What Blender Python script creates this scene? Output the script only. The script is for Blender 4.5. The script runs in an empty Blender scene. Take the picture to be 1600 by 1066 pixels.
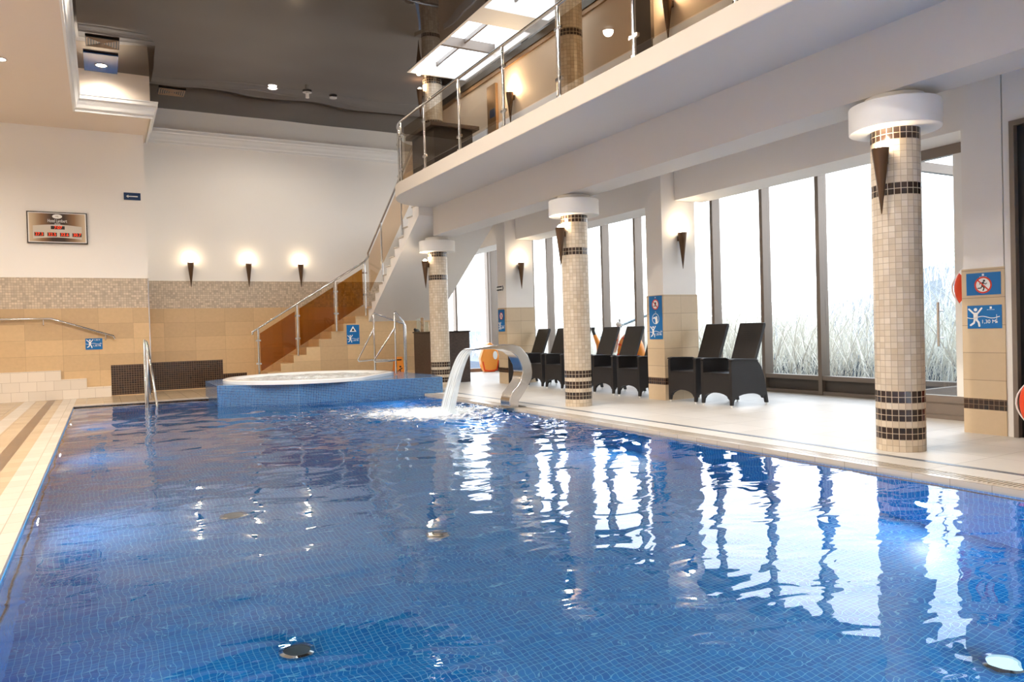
import bpy, bmesh, math, random
import numpy as np
from mathutils import Vector, Matrix
random.seed(7)
SC = bpy.context.scene
COL = SC.collection
PI = math.pi

# ------------------------------------------------------------------ materials
def newmat(name):
    m = bpy.data.materials.new(name); m.use_nodes = True
    nt = m.node_tree
    for n in list(nt.nodes): nt.nodes.remove(n)
    out = nt.nodes.new('ShaderNodeOutputMaterial')
    return m, nt, out
def N(nt, t, **kw):
    n = nt.nodes.new(t)
    for k, v in kw.items():
        if k in n.inputs: n.inputs[k].default_value = v
        else: setattr(n, k, v)
    return n
def rgba(c): return (c[0], c[1], c[2], 1.0)
def srgb(r, g, b):
    f = lambda c: (c/255/12.92) if c/255 <= .04045 else ((c/255+.055)/1.055)**2.4
    return (f(r), f(g), f(b))
def pbr(name, col, rough=.5, metal=0., var=0., vscale=8., bump=0., bscale=60., ior=1.45, spec=None):
    m, nt, out = newmat(name)
    p = N(nt, 'ShaderNodeBsdfPrincipled')
    p.inputs['Base Color'].default_value = rgba(col)
    p.inputs['Roughness'].default_value = rough
    p.inputs['Metallic'].default_value = metal
    p.inputs['IOR'].default_value = ior
    tc = N(nt, 'ShaderNodeTexCoord')
    if var:
        nz = N(nt, 'ShaderNodeTexNoise'); nz.inputs['Scale'].default_value = vscale
        nz.inputs['Detail'].default_value = 4
        nt.links.new(tc.outputs['Object'], nz.inputs['Vector'])
        mx = N(nt, 'ShaderNodeMixRGB'); mx.inputs[1].default_value = rgba([c*(1-var) for c in col])
        mx.inputs[2].default_value = rgba([min(1, c*(1+var)) for c in col])
        nt.links.new(nz.outputs['Fac'], mx.inputs[0]); nt.links.new(mx.outputs[0], p.inputs['Base Color'])
    if bump:
        nb = N(nt, 'ShaderNodeTexNoise'); nb.inputs['Scale'].default_value = bscale
        nt.links.new(tc.outputs['Object'], nb.inputs['Vector'])
        bp = N(nt, 'ShaderNodeBump'); bp.inputs['Strength'].default_value = bump; bp.inputs['Distance'].default_value = .02
        nt.links.new(nb.outputs['Fac'], bp.inputs['Height']); nt.links.new(bp.outputs[0], p.inputs['Normal'])
    nt.links.new(p.outputs[0], out.inputs[0])
    return m
def tile(name, c1, c2, mortar, w, h, ms=.004, rough=.3, offset=0., noise=.0, bump=.3, bias=0., smooth=.1, loc=(0, 0)):
    """tiles laid out in metres on the UV map"""
    m, nt, out = newmat(name)
    p = N(nt, 'ShaderNodeBsdfPrincipled'); p.inputs['Roughness'].default_value = rough
    uv = N(nt, 'ShaderNodeTexCoord')
    b = N(nt, 'ShaderNodeTexBrick'); b.offset = offset; b.offset_frequency = 2; b.squash = 1
    b.inputs['Color1'].default_value = rgba(c1); b.inputs['Color2'].default_value = rgba(c2)
    b.inputs['Mortar'].default_value = rgba(mortar); b.inputs['Scale'].default_value = 1
    b.inputs['Mortar Size'].default_value = ms; b.inputs['Mortar Smooth'].default_value = smooth
    b.inputs['Bias'].default_value = bias
    b.inputs['Brick Width'].default_value = w; b.inputs['Row Height'].default_value = h
    mpp = N(nt, 'ShaderNodeMapping'); mpp.inputs['Location'].default_value = (loc[0], loc[1], 0)
    nt.links.new(uv.outputs['UV'], mpp.inputs[0]); nt.links.new(mpp.outputs[0], b.inputs['Vector'])
    src = b.outputs['Color']
    if noise:
        nz = N(nt, 'ShaderNodeTexNoise'); nz.inputs['Scale'].default_value = 14; nz.inputs['Detail'].default_value = 6
        nt.links.new(uv.outputs['UV'], nz.inputs['Vector'])
        hs = N(nt, 'ShaderNodeHueSaturation')
        mr = N(nt, 'ShaderNodeMapRange'); mr.inputs['To Min'].default_value = 1-noise; mr.inputs['To Max'].default_value = 1+noise
        nt.links.new(nz.outputs['Fac'], mr.inputs['Value']); nt.links.new(mr.outputs[0], hs.inputs['Value'])
        nt.links.new(src, hs.inputs['Color']); src = hs.outputs[0]
    nt.links.new(src, p.inputs['Base Color'])
    bp = N(nt, 'ShaderNodeBump'); bp.invert = True
    bp.inputs['Strength'].default_value = bump; bp.inputs['Distance'].default_value = .002
    nt.links.new(b.outputs['Fac'], bp.inputs['Height']); nt.links.new(bp.outputs[0], p.inputs['Normal'])
    nt.links.new(p.outputs[0], out.inputs[0])
    return m
def emit(name, col, s):
    m, nt, out = newmat(name); e = N(nt, 'ShaderNodeEmission')
    e.inputs[0].default_value = rgba(col); e.inputs[1].default_value = s
    nt.links.new(e.outputs[0], out.inputs[0]); return m
def glassmat(name, tint=(1, 1, 1), refl=1.45, rough=0.):
    m, nt, out = newmat(name)
    t = N(nt, 'ShaderNodeBsdfTransparent'); t.inputs[0].default_value = rgba(tint)
    g = N(nt, 'ShaderNodeBsdfGlossy'); g.inputs['Roughness'].default_value = rough
    f = N(nt, 'ShaderNodeFresnel'); f.inputs[0].default_value = refl
    mx = N(nt, 'ShaderNodeMixShader')
    ge = N(nt, 'ShaderNodeNewGeometry'); iv = N(nt, 'ShaderNodeMath'); iv.operation = 'SUBTRACT'; iv.inputs[0].default_value = 1
    ml = N(nt, 'ShaderNodeMath'); ml.operation = 'MULTIPLY'
    nt.links.new(ge.outputs['Backfacing'], iv.inputs[1]); nt.links.new(f.outputs[0], ml.inputs[0]); nt.links.new(iv.outputs[0], ml.inputs[1])
    nt.links.new(ml.outputs[0], mx.inputs[0]); nt.links.new(t.outputs[0], mx.inputs[1]); nt.links.new(g.outputs[0], mx.inputs[2])
    nt.links.new(mx.outputs[0], out.inputs[0]); return m

M = {}
M['wall'] = pbr('wall_paint', (.90, .855, .79), .65, var=.015, vscale=1.2)
M['wallwhite'] = pbr('white_paint', (.84, .80, .75), .6, var=.01)
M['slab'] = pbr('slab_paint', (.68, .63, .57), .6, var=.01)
M['peach'] = pbr('peach_paint', (.88, .76, .63), .6, var=.02, vscale=1)
M['beigeceil'] = pbr('beige_ceiling', (.80, .68, .55), .6, var=.01)
M['cornice'] = pbr('cornice_white', (.86, .84, .80), .5)
M['capwhite'] = pbr('capital_plaster', (.86, .83, .78), .5)
M['mosaic'] = tile('beige_mosaic', srgb(214, 196, 172), srgb(176, 160, 140), srgb(165, 150, 132), .05, .05, .003, .35, noise=.12)
M['colmosaic'] = tile('column_mosaic', srgb(208, 194, 174), srgb(186, 168, 144), srgb(160, 145, 125), .05419, .055, .0026, .35, noise=.12)
M['coldark'] = tile('column_dark_mosaic', srgb(58, 42, 34), srgb(42, 32, 30), srgb(190, 172, 148), .05419, .055, .0030, .2)
M['darkmosaic'] = tile('brown_mosaic', srgb(62, 42, 30), srgb(38, 28, 24), srgb(120, 98, 78), .05, .05, .0035, .2)
M['stone'] = tile('sandstone_tile', srgb(212, 180, 136), srgb(190, 160, 122), srgb(160, 134, 102), .67, .335, .002, .35, offset=.0, noise=.09, loc=(.05, .09))
M['pilstone'] = tile('pilaster_stone', srgb(202, 180, 148), srgb(196, 173, 142), srgb(140, 122, 100), .6, .28, .003, .35, noise=.05)
M['deck'] = tile('deck_tile', srgb(214, 208, 200), srgb(205, 199, 190), srgb(170, 162, 152), .6, .6, .004, .42, noise=.03)
M['deckl'] = tile('deck_tile_beige', srgb(188, 166, 136), srgb(177, 154, 124), srgb(150, 130, 105), .3, .3, .003, .25, noise=.04)
M['deckdark'] = tile('deck_tile_dark', srgb(120, 96, 72), srgb(108, 86, 66), srgb(100, 82, 64), .3, .3, .003, .3)
M['deckwhite'] = tile('deck_tile_white', srgb(200, 190, 176), srgb(190, 179, 165), srgb(160, 149, 135), .3, .3, .003, .25, noise=.03)
M['stepwhite'] = tile('step_tile', srgb(230, 218, 202), srgb(220, 208, 192), srgb(186, 170, 150), .3, .2, .003, .3, offset=.5)
M['grate'] = tile('overflow_grate', srgb(238, 230, 215), srgb(232, 224, 208), srgb(95, 80, 66), 2.0, .034, .0075, .4, bump=.8)
M['poolblue'] = tile('pool_mosaic', srgb(0, 138, 214), srgb(0, 114, 196), srgb(120, 205, 240), .036, .036, .0017, .25, bump=.1)
M['tubblue'] = tile('tub_mosaic', srgb(16, 92, 160), srgb(6, 56, 116), srgb(140, 180, 210), .03, .03, .0026, .12, bump=.2)
M['steel'] = pbr('polished_steel', (.58, .58, .58), .12, 1.)
M['steelb'] = pbr('brushed_steel', (.60, .59, .58), .16, 1., bump=.02, bscale=30)
M['bronze'] = pbr('bronze_cone', srgb(92, 70, 52), .35, .75)
M['frame'] = pbr('bronze_frame', srgb(128, 116, 106), .35, .35)
M['framedark'] = pbr('frame_recess', srgb(84, 76, 70), .45, .2)
M['pane'] = glassmat('clear_pane', (.97, .985, .99))
M['amber'] = glassmat('amber_glass', (.70, .48, .20), 1.45)
M['amberlight'] = glassmat('light_amber_glass', (.92, .80, .66), 1.4)
M['railglass'] = glassmat('railing_glass', (.86, .80, .72), 1.5)
M['vase'] = glassmat('vase_glass', (.92, .95, .95), 1.6)
M['black'] = pbr('black_plastic', (.012, .012, .014), .35)
M['darkbrown'] = pbr('dark_brown_lacquer', (.03, .022, .018), .3)
M['white'] = pbr('white_acrylic', (.85, .86, .86), .15)
M['blue'] = pbr('sign_blue', srgb(0, 104, 170), .4)
M['navy'] = pbr('sign_navy', srgb(20, 52, 92), .4)
M['signwhite'] = pbr('sign_white', (.86, .86, .84), .5)
M['signred'] = pbr('sign_red', srgb(214, 60, 34), .5)
M['orange'] = pbr('orange_vinyl', srgb(240, 150, 60), .35)
M['red'] = pbr('red_vinyl', srgb(228, 60, 24), .35)
M['cyan'] = pbr('cyan_vinyl', srgb(30, 150, 200), .35)
M['lifered'] = pbr('lifebuoy_orange', srgb(226, 70, 30), .4)
M['reflectblue'] = pbr('blue_ceiling_reflection', srgb(24, 70, 130), .15)
M['sand'] = pbr('dune_sand', (.185, .20, .22), .9, var=.06, vscale=2)
M['grass'] = pbr('dune_grass', (.92, .88, .78), .7, var=.1, vscale=3)
M['grassd'] = pbr('dune_grass_shadow', (.04, .07, .11), .8, var=.3, vscale=3)  # blue-black shade between the stems is put into this colour
M['glow'] = emit('lamp_glow', (1, .86, .66), 14)
M['glowup'] = emit('lamp_glow_warm', (1, .80, .55), 16)
M['down'] = emit('downlight_glow', (1, .93, .84), 14)
M['led'] = emit('led_red', (1, .05, .01), 1.3)
M['boardback'] = pbr('board_beige', srgb(205, 196, 182), .4)
M['brass'] = pbr('gold_frame', srgb(150, 118, 84), .3, .3)
M['slot'] = pbr('vent_slat', srgb(170, 140, 110), .4)
M['dimlens'] = emit('pool_lamp_lens', (.55, .85, 1.0), 1.1)

def rattan(name, c1, c2, sx=.016, sy=.014):
    m, nt, out = newmat(name)
    p = N(nt, 'ShaderNodeBsdfPrincipled'); p.inputs['Roughness'].default_value = .38
    uv = N(nt, 'ShaderNodeTexCoord'); b = N(nt, 'ShaderNodeTexBrick'); b.offset = .5
    b.inputs['Color1'].default_value = rgba(c1); b.inputs['Color2'].default_value = rgba(c2)
    b.inputs['Mortar'].default_value = rgba([c*.25 for c in c1]); b.inputs['Scale'].default_value = 1
    b.inputs['Mortar Size'].default_value = .0018; b.inputs['Mortar Smooth'].default_value = .8
    b.inputs['Brick Width'].default_value = sx*2; b.inputs['Row Height'].default_value = sy
    nt.links.new(uv.outputs['UV'], b.inputs['Vector']); nt.links.new(b.outputs['Color'], p.inputs['Base Color'])
    bp = N(nt, 'ShaderNodeBump'); bp.invert = True; bp.inputs['Strength'].default_value = .7; bp.inputs['Distance'].default_value = .004
    nt.links.new(b.outputs['Fac'], bp.inputs['Height']); nt.links.new(bp.outputs[0], p.inputs['Normal'])
    nt.links.new(p.outputs[0], out.inputs[0]); return m
M['rattan'] = rattan('dark_rattan', srgb(30, 24, 24), srgb(22, 18, 18))
M['rattanb'] = rattan('bar_rattan', srgb(84, 68, 60), srgb(62, 49, 43), .02, .016)

# glossy stretch ceiling: dark reflective membrane with slow undulation
def stretch():
    m, nt, out = newmat('stretch_ceiling')
    p = N(nt, 'ShaderNodeBsdfPrincipled'); p.inputs['Base Color'].default_value = rgba((.030, .018, .012)); p.inputs['Specular Tint'].default_value = (1, .84, .74, 1)
    p.inputs['Roughness'].default_value = .025; p.inputs['IOR'].default_value = 1.5
    tc = N(nt, 'ShaderNodeTexCoord'); nz = N(nt, 'ShaderNodeTexNoise'); nz.inputs['Scale'].default_value = .45
    nz.inputs['Detail'].default_value = 1
    nt.links.new(tc.outputs['Object'], nz.inputs['Vector'])
    bp = N(nt, 'ShaderNodeBump'); bp.inputs['Strength'].default_value = .35; bp.inputs['Distance'].default_value = .12
    nt.links.new(nz.outputs['Fac'], bp.inputs['Height']); nt.links.new(bp.outputs[0], p.inputs['Normal'])
    nt.links.new(p.outputs[0], out.inputs[0]); return m
M['mirror'] = stretch()

def water():
    m, nt, out = newmat('pool_water')
    f = N(nt, 'ShaderNodeFresnel'); f.inputs[0].default_value = 1.33
    g = N(nt, 'ShaderNodeBsdfGlossy'); g.inputs['Roughness'].default_value = .0
    g.inputs[0].default_value = (1, 1, 1, 1)
    r = N(nt, 'ShaderNodeBsdfRefraction'); r.inputs['IOR'].default_value = 1.33; r.inputs['Roughness'].default_value = 0
    r.inputs[0].default_value = (.90, .97, 1, 1)
    tc = N(nt, 'ShaderNodeTexCoord')
    n1 = N(nt, 'ShaderNodeTexNoise'); n1.inputs['Scale'].default_value = 2.2; n1.inputs['Detail'].default_value = 2
    n1.inputs['Distortion'].default_value = .6
    mp = N(nt, 'ShaderNodeMapping'); mp.inputs['Scale'].default_value = (1, 1.5, 1); mp.inputs['Rotation'].default_value = (0, 0, .5)
    nt.links.new(tc.outputs['Object'], mp.inputs[0]); nt.links.new(mp.outputs[0], n1.inputs['Vector'])
    b1 = N(nt, 'ShaderNodeBump'); b1.inputs['Strength'].default_value = 1.0; b1.inputs['Distance'].default_value = .008
    nt.links.new(n1.outputs['Fac'], b1.inputs['Height'])
    for n in (f, g, r): nt.links.new(b1.outputs[0], n.inputs['Normal'])
    mx = N(nt, 'ShaderNodeMixShader')
    nt.links.new(f.outputs[0], mx.inputs[0]); nt.links.new(r.outputs[0], mx.inputs[1]); nt.links.new(g.outputs[0], mx.inputs[2])
    # foam stays where the water churns (vertex layer written from the real wave height)
    at = N(nt, 'ShaderNodeAttribute'); at.attribute_name = 'foam'
    fn = N(nt, 'ShaderNodeTexNoise'); fn.inputs['Scale'].default_value = 5; fn.inputs['Detail'].default_value = 6; fn.inputs['Roughness'].default_value = .7
    mp2 = N(nt, 'ShaderNodeMapping'); mp2.inputs['Scale'].default_value = (1.0, 1.6, 1); nt.links.new(tc.outputs['Object'], mp2.inputs[0]); nt.links.new(mp2.outputs[0], fn.inputs['Vector'])
    mt = N(nt, 'ShaderNodeMath'); mt.operation = 'ADD'; nt.links.new(at.outputs['Fac'], mt.inputs[0]); nt.links.new(fn.outputs['Fac'], mt.inputs[1])
    rp = N(nt, 'ShaderNodeValToRGB'); rp.color_ramp.elements[0].position = 1.0-.02; rp.color_ramp.elements[1].position = 1.0
    mt2 = N(nt, 'ShaderNodeMapRange'); mt2.inputs['From Min'].default_value = 1.0; mt2.inputs['From Max'].default_value = 1.35
    nt.links.new(mt.outputs[0], mt2.inputs['Value'])
    d = N(nt, 'ShaderNodeBsdfDiffuse'); d.inputs[0].default_value = (.85, .9, .93, 1)
    m2 = N(nt, 'ShaderNodeMixShader'); nt.links.new(mt2.outputs[0], m2.inputs[0]); nt.links.new(mx.outputs[0], m2.inputs[1]); nt.links.new(d.outputs[0], m2.inputs[2])
    nt.links.new(m2.outputs[0], out.inputs[0])
    return m
M['water'] = water()
def sheet():
    m, nt, out = newmat('falling_water')
    uv = N(nt, 'ShaderNodeTexCoord'); mp = N(nt, 'ShaderNodeMapping'); mp.inputs['Scale'].default_value = (34, 1.3, 1)
    nt.links.new(uv.outputs['UV'], mp.inputs[0])
    nz = N(nt, 'ShaderNodeTexNoise'); nz.inputs['Scale'].default_value = 1; nz.inputs['Detail'].default_value = 3
    nt.links.new(mp.outputs[0], nz.inputs['Vector'])
    mr = N(nt, 'ShaderNodeMapRange'); mr.inputs['From Min'].default_value = .35; mr.inputs['From Max'].default_value = .62
    mr.inputs['To Min'].default_value = .25; mr.inputs['To Max'].default_value = .88
    nt.links.new(nz.outputs['Fac'], mr.inputs['Value'])
    t = N(nt, 'ShaderNodeBsdfTransparent'); t.inputs[0].default_value = (.9, .95, .97, 1)
    d = N(nt, 'ShaderNodeBsdfPrincipled'); d.inputs['Base Color'].default_value = (.86, .9, .92, 1); d.inputs['Roughness'].default_value = .1
    tr = N(nt, 'ShaderNodeBsdfTranslucent'); tr.inputs[0].default_value = (.9, .94, .96, 1)
    m1 = N(nt, 'ShaderNodeMixShader'); m1.inputs[0].default_value = .5
    nt.links.new(d.outputs[0], m1.inputs[1]); nt.links.new(tr.outputs[0], m1.inputs[2])
    mx = N(nt, 'ShaderNodeMixShader'); nt.links.new(mr.outputs[0], mx.inputs[0]); nt.links.new(t.outputs[0], mx.inputs[1]); nt.links.new(m1.outputs[0], mx.inputs[2])
    bp = N(nt, 'ShaderNodeBump'); bp.inputs['Strength'].default_value = .6; bp.inputs['Distance'].default_value = .01
    nt.links.new(nz.outputs['Fac'], bp.inputs['Height']); nt.links.new(bp.outputs[0], d.inputs['Normal'])
    nt.links.new(mx.outputs[0], out.inputs[0]); return m
M['sheet'] = sheet()
def boardmat():
    m, nt, out = newmat('board_gradient')   # printed board: dark centre, bronze sides
    p = N(nt, 'ShaderNodeBsdfPrincipled'); p.inputs['Roughness'].default_value = .3
    tc = N(nt, 'ShaderNodeTexCoord'); sp = N(nt, 'ShaderNodeSeparateXYZ'); nt.links.new(tc.outputs['Generated'], sp.inputs[0])
    rp = N(nt, 'ShaderNodeValToRGB'); e = rp.color_ramp.elements
    e[0].position = 0; e[0].color = rgba(srgb(214, 192, 160)); e[1].position = 1; e[1].color = rgba(srgb(214, 192, 160))
    for ps, c in ((.22, (140, 104, 70)), (.4, (58, 40, 30)), (.62, (58, 40, 30)), (.8, (140, 104, 70))):
        q = e.new(ps); q.color = rgba(srgb(*c))
    nt.links.new(sp.outputs['X'], rp.inputs[0]); nt.links.new(rp.outputs[0], p.inputs['Base Color'])
    nt.links.new(p.outputs[0], out.inputs[0]); return m
M['board'] = boardmat()

# ------------------------------------------------------------------ mesh helpers
class B:
    def __init__(s): s.bm = bmesh.new(); s.mi = 0; s.uvfix = {}
    def _f(s, vs):
        try: f = s.bm.faces.new(vs)
        except ValueError: return None
        f.material_index = s.mi; return f
    def mat(s, i): s.mi = i; return s
    def box(s, x0, x1, y0, y1, z0, z1):
        v = [s.bm.verts.new((x, y, z)) for z in (z0, z1) for y in (y0, y1) for x in (x0, x1)]
        for q in ((0, 2, 3, 1), (4, 5, 7, 6), (0, 1, 5, 4), (2, 6, 7, 3), (0, 4, 6, 2), (1, 3, 7, 5)):
            s._f([v[i] for i in q])
        return s
    def prism(s, pts, a, b, axis='z'):
        """pts 2D outline extruded from a to b along axis. axis z: (x,y); y: (x,z); x: (y,z)"""
        def P(p, t):
            return {'z': (p[0], p[1], t), 'y': (p[0], t, p[1]), 'x': (t, p[0], p[1])}[axis]
        lo = [s.bm.verts.new(P(p, a)) for p in pts]; hi = [s.bm.verts.new(P(p, b)) for p in pts]
        n = len(pts)
        s._f(lo[::-1]); s._f(hi)
        for i in range(n): s._f([lo[i], lo[(i+1) % n], hi[(i+1) % n], hi[i]])
        return s
    def tube(s, path, r, n=10, closed=False, caps=True):
        P = [Vector(p) for p in path]; m = len(P); rings = []
        up = None
        for i in range(m):
            if closed: d = (P[(i+1) % m]-P[i-1]).normalized()
            else:
                d = ((P[i]-P[i-1]).normalized() if i else Vector())+((P[i+1]-P[i]).normalized() if i < m-1 else Vector())
                d.normalize()
            if up is None:
                up = Vector((0, 0, 1)) if abs(d.z) < .9 else Vector((1, 0, 0))
            a = d.cross(up).normalized(); b = a.cross(d).normalized(); up = b
            rr = r[i] if isinstance(r, (list, tuple)) else r
            rings.append([s.bm.verts.new(P[i]+(a*math.cos(t)+b*math.sin(t))*rr) for t in [2*PI*k/n for k in range(n)]])
        for i in range(m if closed else m-1):
            A, C = rings[i], rings[(i+1) % m]
            for k in range(n): s._f([A[k], A[(k+1) % n], C[(k+1) % n], C[k]])
        if caps and not closed: s._f(rings[0][::-1]); s._f(rings[-1])
        return s
    def lathe(s, prof, c=(0, 0, 0), n=24, caps=True, a0=0., a1=2*PI):
        full = abs(a1-a0-2*PI) < 1e-6; rings = []
        k = n if full else n+1
        for r, z in prof:
            rings.append([s.bm.verts.new((c[0]+r*math.cos(a0+(a1-a0)*i/n), c[1]+r*math.sin(a0+(a1-a0)*i/n), c[2]+z)) for i in range(k)])
        for j in range(len(rings)-1):
            for i in range(k if full else k-1):
                s._f([rings[j][i], rings[j][(i+1) % k], rings[j+1][(i+1) % k], rings[j+1][i]])
        if caps: s._f(rings[0][::-1]); s._f(rings[-1])
        return s
    def ico(s, c, r, sub=2, sc=(1, 1, 1)):
        g = bmesh.ops.create_icosphere(s.bm, subdivisions=sub, radius=r)
        for v in g['verts']: v.co = Vector((v.co.x*sc[0], v.co.y*sc[1], v.co.z*sc[2]))+Vector(c)
        for f in {f for v in g['verts'] for f in v.link_faces}: f.material_index = s.mi
        return s
    def stroke(s, pts, w, y=-.002, t=.002, cap=True):
        """flat ribbon in the xz plane facing -y"""
        for (x0, z0), (x1, z1) in zip(pts, pts[1:]):
            d = Vector((x1-x0, z1-z0)); L = d.length or 1e-6; nx, nz = -d.y/L*w/2, d.x/L*w/2
            s.prism([(x0-nx, z0-nz), (x1-nx, z1-nz), (x1+nx, z1+nz), (x0+nx, z0+nz)], y-t, y, 'y')
        if cap:
            for x, z in pts: s.disc(x, z, w/2, y, t*1.02, 10)
        return s
    def disc(s, x, z, r, y=-.002, t=.002, n=24, r2=None):
        s.prism([(x+r*math.cos(2*PI*i/n), z+(r2 or r)*math.sin(2*PI*i/n)) for i in range(n)], y-t, y, 'y'); return s
    def annulus(s, x, z, r0, r1, y=-.003, t=.002, n=32):
        for i in range(n):
            a, b = 2*PI*i/n, 2*PI*(i+1)/n
            s.prism([(x+r*math.cos(q), z+r*math.sin(q)) for r, q in ((r0, a), (r1, a), (r1, b), (r0, b))], y-t, y, 'y')
        return s
    def build(s, name, mats, parent=None, smooth=False, bevel=0., uvrot=False, recalc=True, seg=2):
        bm = s.bm
        if recalc: bmesh.ops.recalc_face_normals(bm, faces=bm.faces)
        uv = bm.loops.layers.uv.new('UVMap')
        for f in bm.faces:
            n = f.normal; ax = max(range(3), key=lambda i: abs(n[i]))
            for l in f.loops:
                c = l.vert.co
                if ax == 2: u = (c.y, c.x) if uvrot else (c.x, c.y)
                elif ax == 1: u = (c.x, c.z)
                else: u = (c.y, c.z)
                l[uv].uv = u
        me = bpy.data.meshes.new(name); bm.to_mesh(me); bm.free()
        for m in (mats if isinstance(mats, (list, tuple)) else [mats]): me.materials.append(M[m] if isinstance(m, str) else m)
        if smooth:
            me.shade_smooth() if hasattr(me, 'shade_smooth') else None
            try: me.set_sharp_from_angle(angle=math.radians(38))
            except Exception: pass
        o = bpy.data.objects.new(name, me); COL.objects.link(o)
        if parent is not None: o.parent = parent
        if bevel:
            bv = o.modifiers.new('bevel', 'BEVEL'); bv.width = bevel; bv.segments = seg; bv.limit_method = 'ANGLE'
        return o
def thing(name, label, cat, loc=(0, 0, 0), rz=0., group=None):
    o = bpy.data.objects.new(name, None); COL.objects.link(o); o.location = loc; o.rotation_euler = (0, 0, rz)
    o.empty_display_size = .1
    return tag(o, label, cat, group)
def tag(o, label, cat, group=None, kind=None):
    if label: o['label'] = label
    if cat: o['category'] = cat
    if group: o['group'] = group
    if kind: o['kind'] = kind
    return o
def struct(o, label=None):
    o['kind'] = 'structure'
    if label: o['label'] = label
    return o
def copy_tree(o, parent=None):
    c = o.copy(); COL.objects.link(c); c.parent = parent
    for ch in list(o.children): copy_tree(ch, c)
    return c
def lamp(kind, loc, energy, col=(1, .8, .6), size=.1, rot=None, name='lamp_light', spot=None, parent=None):
    l = bpy.data.lights.new(name, kind); l.energy = energy; l.color = col
    if kind == 'POINT': l.shadow_soft_size = size
    elif kind == 'AREA': l.size = size; l.shape = 'DISK'
    elif kind == 'SPOT': l.shadow_soft_size = size; l.spot_size = spot or 2.; l.spot_blend = .6
    o = bpy.data.objects.new(name, l); COL.objects.link(o); o.location = loc
    if rot: o.rotation_euler = rot
    if parent is not None: o.parent = parent
    return o
def textmesh(body, size, mat, parent, name='lettering', x=0, z=0, y=-.003, depth=.001, align='CENTER', sx=1.):
    cu = bpy.data.curves.new('t', 'FONT'); cu.body = body; cu.size = size; cu.extrude = depth; cu.align_x = align; cu.align_y = 'CENTER'
    to = bpy.data.objects.new('t', cu); COL.objects.link(to)
    bpy.context.view_layer.update()
    me = bpy.data.meshes.new_from_object(to.evaluated_get(bpy.context.evaluated_depsgraph_get()))
    bpy.data.objects.remove(to); bpy.data.curves.remove(cu)
    for v in me.vertices:
        a, b, c = v.co; v.co = (a*sx+x, y-c, b+z)
    me.materials.clear(); me.materials.append(M[mat]); me.name = name
    o = bpy.data.objects.new(name, me); COL.objects.link(o); o.parent = parent
    return o

# ------------------------------------------------------------------ key dimensions (metres, deck = 0)
PX0, PX1, PY0, PY1 = -.5, 5.5, -1.6, 16.2      # pool
WZ = -.04                                      # water level
CX = 6.42; CYS = (4.3, 9.6, 14.93)              # columns
WX = 10.25                                     # window plane
ZM = 6.6                                       # mirror ceiling
ZL = 5.73                                      # low ceiling at the left
YL, YR = 18.4, 19.2                            # back wall left part / recess
ZS = 3.81; ZB = 3.22; BX0, BX1 = 6.18, 6.66    # balcony soffit, beam
XB = 5.01; ZF = 4.05                           # balcony edge, slab top

# ------------------------------------------------------------------ floors
b = B(); b.box(5.72, WX+.3, -3.2, 20.2, -.3, 0); b.box(3.0, 5.72, 16.42, 18.2, -.3, 0)
struct(b.build('floor', 'deck'), 'pale tiled pool deck on the window side')
b = B(); b.box(-.5, 5.72, 16.2, 16.42, -.3, .0)
struct(b.build('trim_1', 'deckwhite'), 'pale coping stones along the far pool edge')
b = B(); b.box(-.5, 3.0, 16.42, 18.6, -.3, -.002)
b.box(3.0, 3.2, 18.2, 19.4, -.3, -.002); b.box(.9, 3.0, 18.6, 19.4, -.3, -.002)
struct(b.build('floor_back', 'deckl'), 'beige tiled strip between the far pool edge and back wall')
b = B()
for i, (a, c) in enumerate(((-.74, -.5), (-.87, -.74), (-1.01, -.87), (-1.22, -1.01), (-1.42, -1.22), (-4.6, -1.42))):
    b.mat((0, 1, 2, 1, 0, 1)[i]).box(a, c, -3.2, 18.6, -.3, 0)
struct(b.build('floor_left', ['deckwhite', 'deckl', 'deckdark']), 'beige deck on the left with a dark tile stripe')
b = B(); b.box(5.497, 5.56, -1.6, 16.2, -.1, 0)
struct(b.build('trim_2', 'deckwhite'), 'coping edge of the pool beside the overflow grate')
g = B(); g.mat(1).box(5.561, 5.719, -1.6, 16.2, -.08, -.03); g.mat(0)
for k in range(470):
    yy = -.1+k*.0345; g.box(5.562, 5.718, yy, yy+.0225, -.03, -.002)
tag(g.build('overflow_grate', ['deckwhite', 'darkbrown']), 'long cream slatted overflow grate along the right pool edge', 'grate')
b = B(); b.box(-4.6, 5.72, -3.2, -1.6, -.3, 0)
struct(b.build('floor_near', 'deck'), 'deck behind the photographer')

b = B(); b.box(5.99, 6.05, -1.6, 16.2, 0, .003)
M['sheen'] = pbr('deck_sheen', srgb(120, 128, 140), .35, .6)  # grey-blue strip paints a glossy reflection onto the deck
struct(b.build('trim_10', 'sheen'), 'narrow grey strip painting a glossy channel in the deck between grate and columns')
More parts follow.
